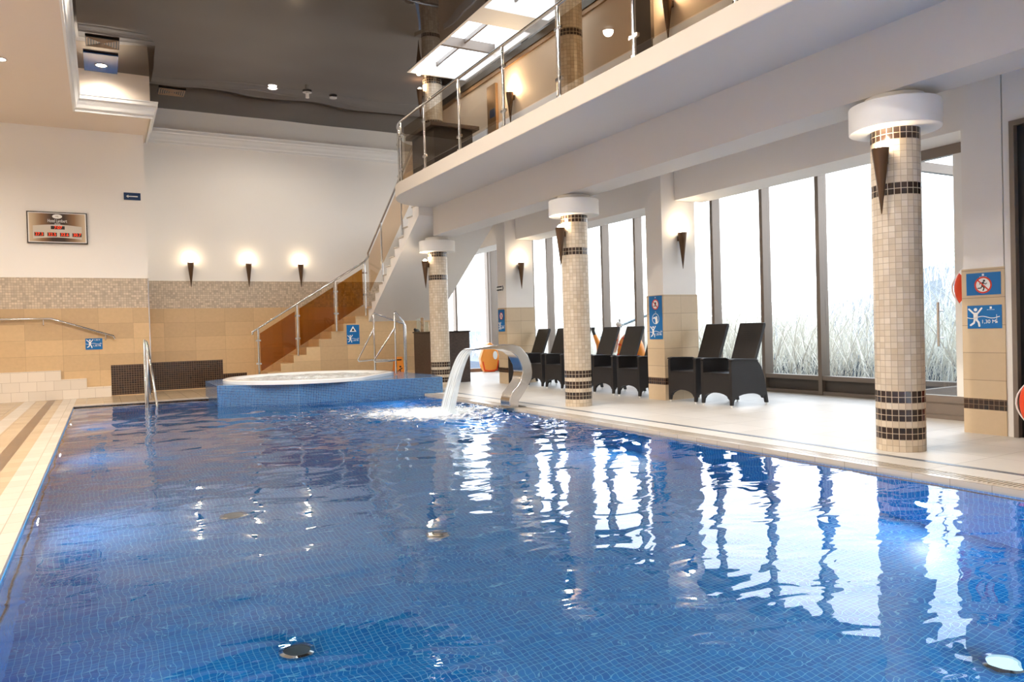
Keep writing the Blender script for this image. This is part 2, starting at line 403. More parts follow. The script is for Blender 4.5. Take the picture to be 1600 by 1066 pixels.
# pool basin
b = B()
D = -1.38
b.box(PX0-.2, PX1+.2, PY0-.2, PY1+.2, D-.15, D)
b.box(PX0-.2, PX0, PY0, PY1, D, -.3); b.box(PX1, PX1+.2, PY0, PY1, D, -.3)
b.box(PX0-.2, PX1+.2, PY1, PY1+.2, D, -.3); b.box(PX0-.2, PX1+.2, PY0-.2, PY0, D, -.3)
b.box(PX0-.02, PX0+.004, PY0, PY1, -.3, -.03); b.box(PX1-.002, PX1+.02, PY0, PY1, -.3, -.1); b.box(PX0, PX1, PY0-.02, PY0+.004, -.3, -.03)
b.box(PX0, PX1, PY1, PY1+.02, -.3, -.02)
struct(b.build('wall_pool', 'poolblue'), 'blue mosaic pool basin')
b = B(); b.box(PX0, PX0+.012, PY0, PY1, -.62, -.55); b.box(PX1-.012, PX1, PY0, PY1, -.20, -.17)
b.box(PX0, PX1, PY1-.012, PY1, -.3, -.03)
struct(b.build('trim_3', 'darkmosaic'), 'dark tile stripes along the pool walls')

# water surface with real waves
nx, ny = 200, 560
xs = np.linspace(PX0, PX1, nx+1); ys = np.linspace(PY0, PY1, ny+1)
X, Y = np.meshgrid(xs, ys)
rng = np.random.default_rng(3)
Z = np.zeros_like(X)
ix, iy = 4.55, 10.45
R_ = np.hypot(X-ix, (Y-iy)*.9)
churn = np.exp(-(R_/2.6)**2)
far = np.clip((Y-6)/6, 0, 1)
for k in range(26):
    a = rng.uniform(0, 2*PI); L = rng.uniform(.28, 1.1); ph = rng.uniform(0, 2*PI)
    Z += (np.cos((X*math.cos(a)+Y*math.sin(a))*2*PI/L+ph))*L*(.0004+.0010*far+.0045*churn)/1.5
Z += .006*np.exp(-R_/2.2)*np.cos(R_*2*PI/.42)*np.clip(R_/.3, 0, 1)
Z += .02*np.exp(-(R_/.35)**2)
for k in range(30):
    a = rng.uniform(0, 2*PI); L = rng.uniform(.12, .3); ph = rng.uniform(0, 2*PI)
    Z += (np.cos((X*math.cos(a)+Y*math.sin(a))*2*PI/L+ph))*.0030*np.exp(-(R_/1.7)**2)
edge = np.clip(np.minimum.reduce([X-PX0, PX1-X, PY1-Y])/.12, 0, 1); Z *= edge
foam = np.clip(.66*np.exp(-(R_/1.0)**2)+.44*np.exp(-(((X-3.4)/2.0)**2+((Y-11.6)/2.0)**2)), 0, 1)
me = bpy.data.meshes.new('pool_water')
verts = np.stack([X.ravel(), Y.ravel(), Z.ravel()+WZ], 1)
W1 = nx+1
idx = (np.arange(ny)[:, None]*W1+np.arange(nx)[None, :]).ravel()
faces = np.stack([idx, idx+1, idx+1+W1, idx+W1], 1)
me.from_pydata(verts.tolist(), [], faces.tolist()); me.shade_smooth()
at = me.attributes.new('foam', 'FLOAT', 'POINT'); at.data.foreach_set('value', foam.ravel().astype(np.float32))
me.materials.append(M['water'])
wo = bpy.data.objects.new('pool_water', me); COL.objects.link(wo)
tag(wo, 'rippling blue water filling the swimming pool', 'water', kind='stuff')

# ------------------------------------------------------------------ walls
T = .25
b = B()   # left part of back wall, three finishes
b.mat(0).box(-4.6, .95, YL, YL+1.1, 2.565, ZL+.2)
b.mat(1).box(-4.6, .95, YL-.004, YL+1.1, 1.915, 2.565)
b.mat(2).box(-4.6, .95, YL-.004, YL+1.1, -.3, 1.915)
b.mat(3).box(.16, .955, YL-.008, YL+1., 0.02, .672)
struct(b.build('wall_back_left', ['wall', 'mosaic', 'stone', 'darkmosaic']), 'projecting back wall, cream paint above mosaic and sandstone tiles')
b = B()
b.mat(0).box(.95, 7.9, YR, YR+T, 2.57, ZM+.3)
b.mat(1).box(.95, 7.9, YR-.004, YR+T, 1.92, 2.57)
b.mat(2).box(.95, 7.9, YR-.004, YR+T, -.3, 1.92)
b.mat(3).box(.95, 2.55, YR-.008, YR+.1, 0.02, .672); b.mat(3).box(2.55, 3.1, YR-.008, YR+.1, 0.02, .33)
struct(b.build('wall_back', ['wall', 'mosaic', 'stone', 'darkmosaic']), 'recessed back wall, cream paint above mosaic and sandstone tiles')
b = B(); b.box(.935, .955, YL-.012, YL+.01, .672, 2.565)
struct(b.build('trim_4', 'steel'), 'thin steel corner bead between the wall tiles')
b = B(); b.box(-4.85, -4.6, -3.4, 19.6, -.3, ZL+.2); struct(b.build('wall_left', 'wall'))
b = B(); b.box(-4.85, WX+.3, -3.45, -3.2, -.3, 7.2); struct(b.build('wall_front', 'wall'))
b = B(); b.box(-.6, -.352, -3.2, 17.0, ZL+.03, ZM+.2); b.box(-.6, 1.028, 17.002, 17.25, ZL+.03, ZM+.2); b.box(.9, 1.028, 17.25, YR, ZL+.03, ZM+.2)
struct(b.build('wall_upper', 'beigeceil'), 'beige upstand between the low ceiling and the dark ceiling')
# ceilings
b = B(); b.box(-4.85, -.35, -3.4, 19.6, ZL, ZL+.2); b.box(-.35, 1.0, 17.02, 19.6, ZL, ZL+.2)
struct(b.build('ceiling_low', 'beigeceil'), 'low beige ceiling at the left')
# glossy ceiling as a gently sagging membrane
gx, gy = 60, 120
x_ = np.linspace(-.35, WX+.2, gx+1); y_ = np.linspace(-3.3, YR+.05, gy+1)
Xc, Yc = np.meshgrid(x_, y_)
Zc = ZM+.004*np.sin(Xc*1.3+.4)*np.sin(Yc*.9)+.003*np.sin(Xc*2.9+Yc*1.1)
me = bpy.data.meshes.new('ceiling'); i_ = (np.arange(gy)[:, None]*(gx+1)+np.arange(gx)[None, :]).ravel()
vv = np.stack([Xc.ravel(), Yc.ravel(), Zc.ravel()], 1).tolist()
n0 = len(vv)
SX0, SX1 = [float(x_[np.abs(x_-q).argmin()]) for q in (5.8, 6.95)]; SY0, SY1 = [float(y_[np.abs(y_-q).argmin()]) for q in (9.6, 14.5)]
fc = [f for f in np.stack([i_, i_+gx+1, i_+gx+2, i_+1], 1).tolist() if not (SX0-.01 < (vv[f[0]][0]+vv[f[2]][0])/2 < SX1+.01 and SY0-.01 < (vv[f[0]][1]+vv[f[2]][1])/2 < SY1+.01)]
me.from_pydata(vv, [], fc)
me.shade_smooth(); me.materials.append(M['mirror'])
co = bpy.data.objects.new('ceiling', me); COL.objects.link(co); struct(co, 'glossy dark stretch ceiling with soft reflections')
b = B()  # skylight added in place of bright distorted reflections in the ceiling
b.box(SX0-.05, SX0, SY0, SY1, ZM-.01, ZM+.3); b.box(SX1, SX1+.05, SY0, SY1, ZM-.01, ZM+.3); b.box(SX0-.05, SX1+.05, SY0-.05, SY0, ZM-.01, ZM+.3); b.box(SX0-.05, SX1+.05, SY1, SY1+.05, ZM-.01, ZM+.3)
b.box(SX0, SX1, 11.15, 11.75, ZM-.01, ZM+.3)
o = b.build('window_6', 'wallwhite'); struct(o, 'added skylight strip standing for bright reflections in the dark ceiling over the balcony')
b = B()
for y in (11.85, 13.2): b.box(SX0, SX1, y-.04, y+.04, ZM+.1, ZM+.28)
b.box(6.36, 6.40, SY0, SY1, ZM+.2, ZM+.28); b.build('glazing_bar', 'frame', o)
b = B(); b.box(SX0, SX1, SY0, SY1, ZM+.28, ZM+.29); b.build('pane', 'pane', o)

# cornices: moulded profile swept along a path
def cornice(path, name, z0, z1, out=.14, label=None):
    """profile offset to the right of the path direction"""
    prof = [(0, z0), (.035, z0), (.035, z0+.05), (.06, z0+.07), (.075, z0+.13), (.1, z0+.19), (.105, z0+.22), (out-.01, z0+.24), (out-.01, z1-.03), (out, z1-.02), (out, z1), (0, z1)]
    b = B(); P = [Vector(p) for p in path]; rings = []
    for i, p in enumerate(P):
        d0 = (P[i]-P[i-1]).normalized() if i else (P[1]-P[0]).normalized()
        d1 = (P[i+1]-P[i]).normalized() if i < len(P)-1 else d0
        n0 = Vector((d0.y, -d0.x)); n1 = Vector((d1.y, -d1.x))
        nm = (n0+n1); nm /= max(.3, nm.dot(n0)) if nm.dot(n0) else 1
        rings.append([b.bm.verts.new((p.x+nm.x*o, p.y+nm.y*o, z)) for o, z in prof])
    k = len(prof)
    for A, C in zip(rings, rings[1:]):
        for j in range(k): b._f([A[j], A[(j+1) % k], C[(j+1) % k], C[j]])
    b._f(rings[0]); b._f(rings[-1][::-1])
    return struct(b.build(name, 'cornice'), label)
cornice([(-.35, -3.2), (-.35, 17.0), (1.03, 17.0), (1.03, 19.15)], 'trim_5', ZL, ZL+.33, label='white moulded cornice around the raised ceiling')
cornice([(1.04, YR), (7.9, YR)], 'trim_6', 5.78, 6.11, label='white moulded cornice on the back wall')

# white steps against the wall at the left
b = B(); b.prism([(-4.6, 0), (.155, 0), (.155, .227), (-.305, .227), (-.305, .417), (-.77, .417), (-.77, .61), (-4.6, .61)], 18.22, 18.395, 'y')
struct(b.build('trim_7', 'stepwhite'), 'stepped white tile plinth against the back wall at the left')

# ------------------------------------------------------------------ columns
def column_up(cy, z0, z1, bands, cap):
    n = 24; r = .207
    rows = int(round((z1-z0)/.055)); b = B(); uv = b.bm.loops.layers.uv.new('UVc')
    rings = []
    zs = [z0+.055*i for i in range(rows+1)]; zs[-1] = z1
    # only cut where the material changes
    cuts = sorted({z0, z1, *[z for p in bands for z in p]})
    for z in cuts: rings.append([b.bm.verts.new((r*math.cos(2*PI*i/n), r*math.sin(2*PI*i/n), z)) for i in range(n)])
    for j in range(len(cuts)-1):
        zm = (cuts[j]+cuts[j+1])/2; mi = 1 if any(a < zm < c for a, c in bands) else 0
        for i in range(n):
            f = b.bm.faces.new([rings[j][i], rings[j][(i+1) % n], rings[j+1][(i+1) % n], rings[j+1][i]]); f.material_index = mi
    b.bm.faces.new(rings[0][::-1]); b.bm.faces.new(rings[-1])
    b.bm.loops.layers.uv.remove(uv)
    return b
def fix_column_uv(o, n=24, w=.05419):
    me = o.data; uv = me.uv_layers[0].data
    for p in me.polygons:
        c = p.center; a = math.atan2(c.y, c.x); i = int(math.floor(a/(2*PI/n))) % n
        if abs(p.normal.z) > .5: continue
        for li in p.loop_indices:
            v = me.vertices[me.loops[li].vertex_index].co
            t = (math.atan2(v.y, v.x)/(2*PI/n)-i) % n
            if t > n/2: t -= n
            uv[li].uv = ((i+round(t))*w, v.z)
BANDS = [(.11, .22), (.275, .385), (.44, .55), (2.31, 2.42), (2.805, 2.915)]
CLAB = ['nearest round mosaic column with dark bands, in front of the glass door',
        'middle round mosaic column with dark bands, between the recliners and the pool',
        'farthest round mosaic column with dark bands, beside the rattan bar counter']
for k, cy in enumerate(CYS):
    t = thing('column', CLAB[k], 'column', (CX, cy, 0), group='banded mosaic columns along the pool')
    o = column_up(cy, 0, 3.07, BANDS, True).build('shaft', ['colmosaic', 'coldark'], t); fix_column_uv(o)
    c = B(); c.lathe([(.21, 2.915), (.385, 2.915), (.385, 3.15), (.25, 3.15), (.25, ZB)], n=48)
    c.build('capital', 'capwhite', t, smooth=True, bevel=.006)
ULAB = ['upper column rising from the balcony beside its brown door', 'upper column rising from the balcony by the dark counter']
for k, cy in enumerate(CYS[1:]):
    t = thing('upper_column', ULAB[k], 'column', (CX, cy, 0), group='upper mosaic columns on the balcony')
    o = column_up(cy, ZF, ZM+.02, [(5.62, 5.73), (ZM-.1, ZM+.02)], False).build('shaft', ['colmosaic', 'coldark'], t); fix_column_uv(o)

# ------------------------------------------------------------------ balcony slab + beam
b = B()
pts = [(XB, -3.2), (XB, 13.3)]
for i in range(1, 13):
    a = PI-PI/2*i/12; pts.append((XB+.95+.95*math.cos(a), 13.3+1.25*math.sin(a)))
pts += [(7.75, 14.55), (7.75, YR), (WX+.3, YR), (WX+.3, -3.2)]
b.prism(pts, ZS, ZF, 'z')
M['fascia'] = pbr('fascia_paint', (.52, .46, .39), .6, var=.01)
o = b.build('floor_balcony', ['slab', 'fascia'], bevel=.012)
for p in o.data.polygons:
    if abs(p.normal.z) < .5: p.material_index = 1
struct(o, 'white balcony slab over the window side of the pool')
b = B(); b.prism([(BX0, -3.2), (BX0, 14.54), (BX1, 14.54), (BX1, -3.2)], ZB, ZS+.002, 'z')
b.prism([(BX0-.16, ZS), (BX0, ZS), (BX0, ZB)], 14.25, 14.62, 'y') if False else None
struct(b.build('ceiling_beam', 'slab'), 'long white beam carried by the round columns')
# pilasters
def pilaster(y0, n, lab):
    y1 = y0+.42; x0, x1 = 7.85, 8.57
    b = B()
    b.mat(0).box(x0+.012, x1-.012, y0+.012, y1-.012, 1.69, ZS)
    b.mat(1).box(x0, x1, y0, y1, .36, 1.69); b.mat(1).box(x0, x1, y0, y1, 0, .25)
    b.mat(2).box(x0, x1, y0, y1, .25, .36)
    o = b.build('wall_pilaster', ['wallwhite', 'pilstone', 'darkmosaic']); struct(o, lab)
    # keep whole tiles on the narrow face
    uv = o.data.uv_layers[0].data
    for p in o.data.polygons:
        if p.material_index == 1:
            for li in p.loop_indices:
                v = o.data.vertices[o.data.loops[li].vertex_index].co
                uv[li].uv = ((v.y-y0+.05, v.z+.01) if abs(p.normal.x) > .5 else ((v.x-x0-.0)*.6/.36, v.z+.01))
    return o
pilaster(4.08+.05, 1, 'white pilaster with stone tile foot beside the glass door'); pilaster(9.25, 2, 'white pilaster with stone tile foot between recliners'); pilaster(14.5, 3, 'white pilaster with stone tile foot at the far window')
# head wall over the windows
b = B()
for a, c in ((4.55, 9.25), (9.67, 14.5), (14.92, YR)): b.box(8.13, 8.72, a, c, 3.2, ZS)
struct(b.build('wall_lintel', 'wallwhite'), 'white lintel boxes over the windows')
b = B(); b.box(7.862, 8.57, -3.2, 4.13, 3.10, ZS); b.box(7.862, 8.57, -3.2, 1.95, 0, 3.10); b.box(7.862, 8.57, 4.06, 4.13, 0, 3.10)
struct(b.build('wall_right', 'wallwhite'))
b = B(); b.box(7.835, 7.93, 4.015, 4.06, 0, 3.10); b.box(7.835, 7.93, 2.0, 4.015, 3.05, 3.10); b.box(7.835, 7.93, 1.95, 2.0, 0, 3.10)
dr = b.build('door_1', 'frame'); struct(dr, 'brown doorway frame at the right edge')
b = B(); b.box(7.90, 7.93, 2.0, 4.015, 0, 3.05); b.build('doorway_dark', 'black', dr)  # black sheet stands for the dark interior of the doorway
# stage right side return wall between door box and facade
b = B(); b.box(8.57, WX+.2, 3.9, 4.1, 0, ZS); struct(b.build('wall_return', 'wallwhite'))

# ------------------------------------------------------------------ window wall
def window(n, Y0, Y1, muls, lab, z1=ZS, z0=0, X=WX):
    b = B(); w = .035
    b.box(X-.09, X+.09, Y0, Y1, z0+.24, z0+.31); b.box(X-.09, X+.09, Y0, Y1, z0, z0+.06)
    b.box(X-.09, X+.09, Y0, Y1, z1-.2, z1)
    for m in (muls if n == 1 else muls[1:]): b.box(X-.105, X+.09, m-w, m+w, z0, z1)
    o = b.build('window_%d' % n, 'frame'); struct(o, lab)
    b = B(); b.box(X-.02, X+.05, Y0, Y1, z0+.06, z0+.24); b.build('sill_panel', 'framedark', o)
    for a, c in zip(muls, muls[1:]):
        b = B(); b.box(X+.01, X+.02, a+w, c-w, z0+.31, z1-.2); b.build('pane', 'pane', o)
window(1, 5.83, 10.54, [5.83, 7.0, 8.17, 9.335, 10.54], 'near window bay with brown mullions facing the dune')
window(2, 10.54, 15.27, [10.54, 11.70, 12.87, 14.07, 15.27], 'middle window bay behind the recliners')
window(3, 15.27, 19.6, [15.27, 16.5, 17.5, 18.6, 19.6], 'far window bay beyond the last pilaster')
# end glazing
b = B(); YE = 19.6
b.box(7.9, WX, YE-.08, YE+.08, 0, .1); b.box(7.9, WX, YE-.08, YE+.08, ZS-.2, ZS)
for x in (7.95, 8.93, 9.98, 10.1): b.box(x-.03, x+.03, YE-.1, YE+.08, 0, ZS)
o = b.build('window_4', 'frame'); struct(o, 'glazed end wall with door beyond the bar counter')
for a, c in ((7.98, 8.9), (8.96, 9.95), (10.13, WX)):
    b = B(); b.box(a, c, YE, YE+.01, .1, ZS-.2); b.build('pane', 'pane', o)
# glass door box near first column
DXX = 8.7
b = B()
b.box(DXX-.04, DXX+.04, 4.55, 5.9, .20, .28); b.box(DXX-.04, DXX+.04, 4.55, 5.9, 0, .05); b.box(DXX-.04, DXX+.04, 4.55, 5.9, 3.08, 3.2)
b.box(DXX-.04, DXX+.04, 5.83, 5.9, 0, 3.2); b.box(DXX, WX, 5.83, 5.9, 3.08, 3.2); b.box(DXX, WX, 5.83, 5.9, 0, .28)
b.box(DXX-.01, DXX+.02, 4.55, 5.9, .05, .2)
o = b.build('door_2', 'frame'); struct(o, 'glass terrace door beside the tiled pilaster')
b = B(); b.box(DXX-.005, DXX+.005, 4.55, 5.83, .28, 3.08); b.build('pane', 'pane', o)
b = B(); b.box(DXX+.04, WX-.1, 5.86, 5.87, .28, 3.08); b.build('pane', 'pane', o)
b = B(); b.box(DXX-.03, DXX+.02, 5.0, 5.1, .28, 3.08); b.build('door_stile', 'cornice', o)
b = B(); b.tube([(DXX-.09, 5.27, .86), (DXX-.09, 5.27, 1.38)], .016); b.tube([(DXX-.09, 5.27, .96), (DXX, 5.27, .96)], .01); b.tube([(DXX-.09, 5.27, 1.28), (DXX, 5.27, 1.28)], .01)
b.build('handle', 'steel', o, smooth=True)

# upper floor facade: windows above the slab, piers
b = B(); b.box(WX-.05, WX+.2, -3.2, YE, ZF, ZF+.06); b.box(WX-.05, WX+.2, -3.2, YE, ZM-.25, ZM+.2)
for y in (-3.0, 1.6, 4.3, 6.9, 9.5, 12.1, 14.7, 17.3, 19.4): b.box(WX-.15, WX+.2, y-.16, y+.16, ZF, ZM)
struct(b.build('wall_upper_right', 'wallwhite'), 'upper facade with tall openings behind the balcony')
b = B()
for y in (3.0, 5.6, 8.2, 10.8, 13.4, 16.0): b.box(WX, WX+.08, y-.03, y+.03, ZF+.06, ZM-.25)
uw = b.build('window_5', 'frame'); struct(uw, 'upper window mullions')
b = B(); b.box(7.9, WX+.2, YR, YR+T, ZS, ZM+.3); struct(b.build('wall_back_upper', 'peach'))

# upper partition (peach) with dark top rail, doors
PXX = 6.9
b = B(); b.box(PXX, PXX+.12, -3.2, 15.6, ZF, 6.22)
struct(b.build('wall_partition', 'peach'), 'peach partition wall along the balcony')
b = B(); b.mat(1).box(PXX-.05, PXX+.17, -3.2, 15.7, 6.25, 6.38); b.mat(0).box(PXX-.03, PXX+.15, -3.2, 15.7, 6.17, 6.25)
struct(b.build('trim_8', ['brass', 'darkbrown']), 'dark top rail of the peach partition')
b = B(); b.box(PXX-.03, PXX, -3.2, 12.8, 5.08, 5.2); b.box(PXX-.03, PXX, 13.3, 15.2, 5.08, 5.25)
struct(b.build('trim_9', 'cornice'), 'white dado band on the peach partition')
for (y0, y1, z1, lab) in ((12.84, 13.2, 6.0, 'tan tiled door leaf with a small sign on the balcony'), (8.18, 8.6, 5.95, 'dark brown door leaf on the balcony, left of a sconce')):
    b = B(); b.box(PXX-.06, PXX-.003, y0, y1, ZF+.002, z1)
    d = b.build('balcony_door', 'brass' if y0 > 10 else 'framedark'); tag(d, lab, 'door', 'narrow doors along the balcony')
    if y0 > 10:
        b = B(); b.box(PXX-.07, PXX-.06, y0+.04, y1-.12, 5.36, 5.52); b.build('plaque', 'navy', d)
# dark counter on the balcony
t = thing('balcony_counter', 'dark counter with flat overhanging top on the balcony behind the railing', 'counter', (5.9, 13.0, ZF))
b = B(); b.box(-.35, .45, -.1, 1.0, 0, .98); b.build('body', 'darkbrown', t)
b = B(); b.box(-.45, .55, -.2, 1.1, .98, 1.05); b.build('top', 'rattanb', t)

# ------------------------------------------------------------------ balcony railing
rl = thing('balcony_railing', 'steel and glass railing along the balcony edge', 'railing')
rx = XB+.05
path = [(rx, -2.0), (rx, 13.2)]
cur = []
for i in range(0, 11):
    a = PI-PI/2*i/10; cur.append((rx+.85+.85*math.cos(a), 13.2+1.2*math.sin(a)))
hp = [(rx, y, 5.19) for y in np.linspace(-2, 13.2, 12)]+[(x, y, 5.19) for x, y in cur[1:]]+[(6.4, 14.4, 5.19)]
b = B(); b.tube(hp, .024, 12); b.build('handrail', 'steel', rl, smooth=True)
posts = [(rx, y) for y in (3.4, 4.86, 6.33, 7.80, 9.26, 10.74, 12.18)]+[(cur[1][0], cur[1][1]), (cur[4][0], cur[4][1]), (cur[9][0], cur[9][1])]
for x, y in posts:
    b = B(); b.tube([(x, y, ZF), (x, y, 5.17)], .022, 12); b.lathe([(.045, 0), (.045, .02)], (x, y, ZF), 16)
    po = b.build('post', 'steel', rl, smooth=True)
    for z in (4.28, 4.9):
        b = B(); b.box(x-.018, x+.018, y-.075, y+.075, z-.022, z+.022); b.build('clamp', 'steelb', po, bevel=.005)
ps = sorted([p[1] for p in posts if p[0] == rx])
for a, c in list(zip(ps, ps[1:]))+[(12.18, 13.2)]:
    b = B(); b.box(rx-.005, rx+.005, a+.05, c-.05, 4.16, 5.02); b.build('glass_panel', 'railglass', rl)
b = B(); v = cur[1:10]
b.prism([(x, y) for x, y in v]+[(x+.01, y-.008) for x, y in v[::-1]], 4.16, 5.02, 'z'); b.build('glass_panel', 'railglass', rl)

# ------------------------------------------------------------------ staircase
st = thing('staircase', 'tiled staircase turning up from the back wall to the balcony', 'staircase')
rise, run = .183, .307; x0 = 3.08
pts = [(x0, 0)]
for j in range(9): pts += [(x0+run*j, rise*(j+1)), (x0+run*(j+1), rise*(j+1))]
pts[-1] = (7.72, rise*9); pts += [(7.72, 0)]
b = B(); b.prism(pts, 18.1, YR-.01, 'y'); b.build('lower_flight', 'stone', st)
pts = [(18.1, rise*9)]
r2 = (ZF-rise*9)/13
for j in range(13): pts += [(18.1-.29*j, rise*9+r2*(j+1)), (18.1-.29*(j+1), rise*9+r2*(j+1))]
pts = pts[:-1]+[(14.56, ZF)]+[(14.56, 3.64), (18.1, 1.503)]
b = B(); b.prism(pts, 5.87, 7.7, 'x'); b.build('upper_flight', 'wallwhite', st)
b = B()
for j in range(13):
    z = rise*9+r2*(j+1); b.box(5.85, 7.7, 18.1-.29*(j+1), 18.1-.29*j+.02, z-.02, z+.004)
b.build('tread', 'deckwhite', st)
sr = thing('stair_railing', 'steel handrail with amber glass panels along the stairs', 'railing')
rz = lambda x: 1.40+.616*(x-3.2)
ys_ = 18.06
rail = [(3.06, ys_, 1.25), (3.07, ys_, rz(3.07)), (5.80, ys_, rz(5.80)), (5.88, ys_-.06, rz(5.80)+.12), (5.84, 17.9, 3.2), (5.84, 14.7, 5.1), (5.9, 14.5, 5.18)]
b = B(); b.tube(rail, .024, 12); b.build('handrail', 'steel', sr, smooth=True)
for x, zb in ((3.19, .183), (4.10, .72), (5.04, 1.28), (5.79, 1.65)):
    b = B(); b.tube([(x, ys_, zb), (x, ys_, rz(x)-.02)], .022, 12); po = b.build('post', 'steel', sr, smooth=True)
    for zz in (rz(x)-.28, rz(x)-.82):
        b = B(); b.box(x-.06, x+.06, ys_-.018, ys_+.018, zz-.02, zz+.02); b.build('clamp', 'steelb', po)
for a, c in ((3.23, 4.05), (4.15, 4.99), (5.09, 5.73)):
    b = B(); b.prism([(a, rz(a)-1.03), (c, rz(c)-1.03), (c, rz(c)-.14), (a, rz(a)-.14)], ys_-.005, ys_+.005, 'y'); b.build('glass_panel', 'amber', sr)
for y in (16.87, 15.48):
    zb = rise*9+r2*(int((18.1-y)/.29)+1); zt = 3.2+(17.9-y)*.594
    b = B(); b.tube([(5.84, y, zb-.15), (5.84, y, zt)], .022, 12); b.build('post', 'steel', sr, smooth=True)
for a, c in ((17.85, 16.92), (16.82, 15.53), (15.43, 14.75)):
    f = lambda y: 3.2+(17.9-y)*.594
    b = B(); b.prism([(a, f(a)-1.0), (c, f(c)-1.0), (c, f(c)-.14), (a, f(a)-.14)], 5.835, 5.845, 'x'); b.build('glass_panel', 'amberlight', sr)

# ------------------------------------------------------------------ whirlpool tub
tb = thing('whirlpool_tub', 'raised whirlpool tub clad in blue mosaic with white basin at the pool end', 'whirlpool')
poly = [(1.86, 16.66), (1.86, 14.87), (3.15, 13.92), (5.87, 13.57), (6.02, 14.35), (5.95, 17.3), (2.4, 17.4)]
b = B(); b.prism(poly, -.6, .31, 'z'); b.build('tiled_base', 'tubblue', tb, bevel=.008)
# correct uv on the slanted faces: along the wall in metres
o = tb.children[0]; me = o.data; uvl = me.uv_layers[0].data
for p in me.polygons:
    if abs(p.normal.z) < .5:
        d = Vector((-p.normal.y, p.normal.x, 0))
        for li in p.loop_indices:
            v = me.vertices[me.loops[li].vertex_index].co; uvl[li].uv = (v.dot(d), v.z)
cxt, cyt, rt = 3.75, 15.45, 1.70
def tubpts(r, n=72):
    out = []
    for i in range(n):
        a = 2*PI*i/n; x, y = r*math.cos(a), r*math.sin(a)
        q = (x*.766+y*-.643)      # chamfer towards the near right
        lim = r*.87
        if q > lim: x -= .766*(q-lim); y += .643*(q-lim)
        out.append((cxt+x, cyt+y))
    return out
rings = [(rt, .312), (rt, .37), (rt-.04, .385), (rt-.16, .385), (rt-.22, .35), (rt-.4, .1), (rt-.8, -.1), (.2, -.12)]
b = B(); R0 = [[b.bm.verts.new((x, y, z)) for x, y in tubpts(r)] for r, z in rings]
for A, C in zip(R0, R0[1:]):
    for i in range(72): b._f([A[i], A[(i+1) % 72], C[(i+1) % 72], C[i]])
b._f(R0[-1]); b.build('basin', 'white', tb, smooth=True)
# bubbling water inside
b = B(); pr = tubpts(rt-.22)
rg = []
for k in range(1, 25):
    f = k/24; rg.append([b.bm.verts.new((cxt+(x-cxt)*f, cyt+(y-cyt)*f, .335+random.uniform(-.012, .018)*(f < .97))) for x, y in pr])
for A, C in zip(rg, rg[1:]):
    for i in range(72): b._f([A[i], A[(i+1) % 72], C[(i+1) % 72], C[i]])
b._f(rg[0])
M['froth'] = pbr('frothy_water', (.80, .86, .88), .12, var=.1, vscale=9, bump=.5, bscale=25)
wt = b.build('whirlpool_water', 'froth', smooth=True); tag(wt, 'frothy white water inside the whirlpool tub', 'water', kind='stuff')
# tub entry handrails
hr = thing('tub_handrail', 'polished steel tube handrails at the whirlpool steps', 'handrail')
def frame_rail(y, x0, x1, xb, z1, zf):
    p = [(x0, y, .33), (x0, y, 1.63), (x0+.03, y, 1.65), (x1-.02, y, z1+.02), (x1, y, z1-.03), (x1, y, zf)]
    q = [(x0, y, 1.31), (xb, y, .64), (xb+.02, y, .60), (x0, y, .62)]
    b = B(); b.tube(p, .022, 12); b.tube(q, .019, 12); return b
frame_rail(16.0, 5.30, 6.04, 4.92, 1.38, .0).build('rail_frame', 'steel', hr, smooth=True)
frame_rail(15.2, 5.50, 5.71, 5.02, 1.42, .31).build('rail_frame', 'steel', hr, smooth=True)
b = B(); b.tube([(5.30, 16.0, .62), (5.50, 15.2, .62)], .018); b.build('cross_bar', 'steel', hr, smooth=True)

# ------------------------------------------------------------------ swan neck + falling water
sn = thing('waterfall_spout', 'curved stainless steel swan neck spout on the pool edge', 'pool spout', (5.55, 10.05, 0))
outer = [(-.72, .925), (-.30, .968), (-.02, .975), (.12, .93), (.24, .80), (.305, .66), (.325, .53), (.30, .42), (.22, .29), (.14, .19), (.065, .10), (.06, .0)]
inner = [(-.10, .0), (-.10, .12), (-.06, .22), (.03, .31), (.11, .41), (.145, .53), (.13, .65), (.06, .78), (-.04, .86), (-.20, .905), (-.45, .915), (-.72, .905)]
b = B(); b.prism(outer+inner, 0, .30, 'y'); b.build('neck', 'steelb', sn, smooth=True, bevel=.01, seg=3)
b = B(); b.box(-.2, .16, -.06, .36, 0, .012); b.build('base_plate', 'steel', sn, bevel=.004)
b = B(); nU, nV = 14, 40; gridv = []
for side in (0, 1):
    g_ = []
    for j in range(nV+1):
        f = j/nV; x = 4.84-.50*f-.0*f; z = .915+.02*f-1.0*f**2*1.0; z = .915-.97*(f**1.7); x = 4.87-.41*f**.9
        row = []
        for i in range(nU+1):
            u = i/nU; y = 10.06+.28*u+(u-.5)*.05*f
            th = .022*(1-side*1)+(.012*math.sin(i*2.1+j*.15)+.008*math.sin(i*5.3))*f
            row.append(b.bm.verts.new((x+(.02 if side == 0 else -.02)*(.4+1.6*f)+th*.5, y, z+(.006 if side else -.006))))
        g_.append(row)
    gridv.append(g_)
for side in (0, 1):
    for j in range(nV):
        for i in range(nU): b._f([gridv[side][j][i], gridv[side][j][i+1], gridv[side][j+1][i+1], gridv[side][j+1][i]])
for j in range(nV):
    for i in (0, nU): b._f([gridv[0][j][i], gridv[0][j+1][i], gridv[1][j+1][i], gridv[1][j][i]])
ws = b.build('water_sheet', 'sheet', smooth=True); tag(ws, 'white sheet of water falling from the steel spout into the pool', 'water')
uvl = ws.data.uv_layers[0].data
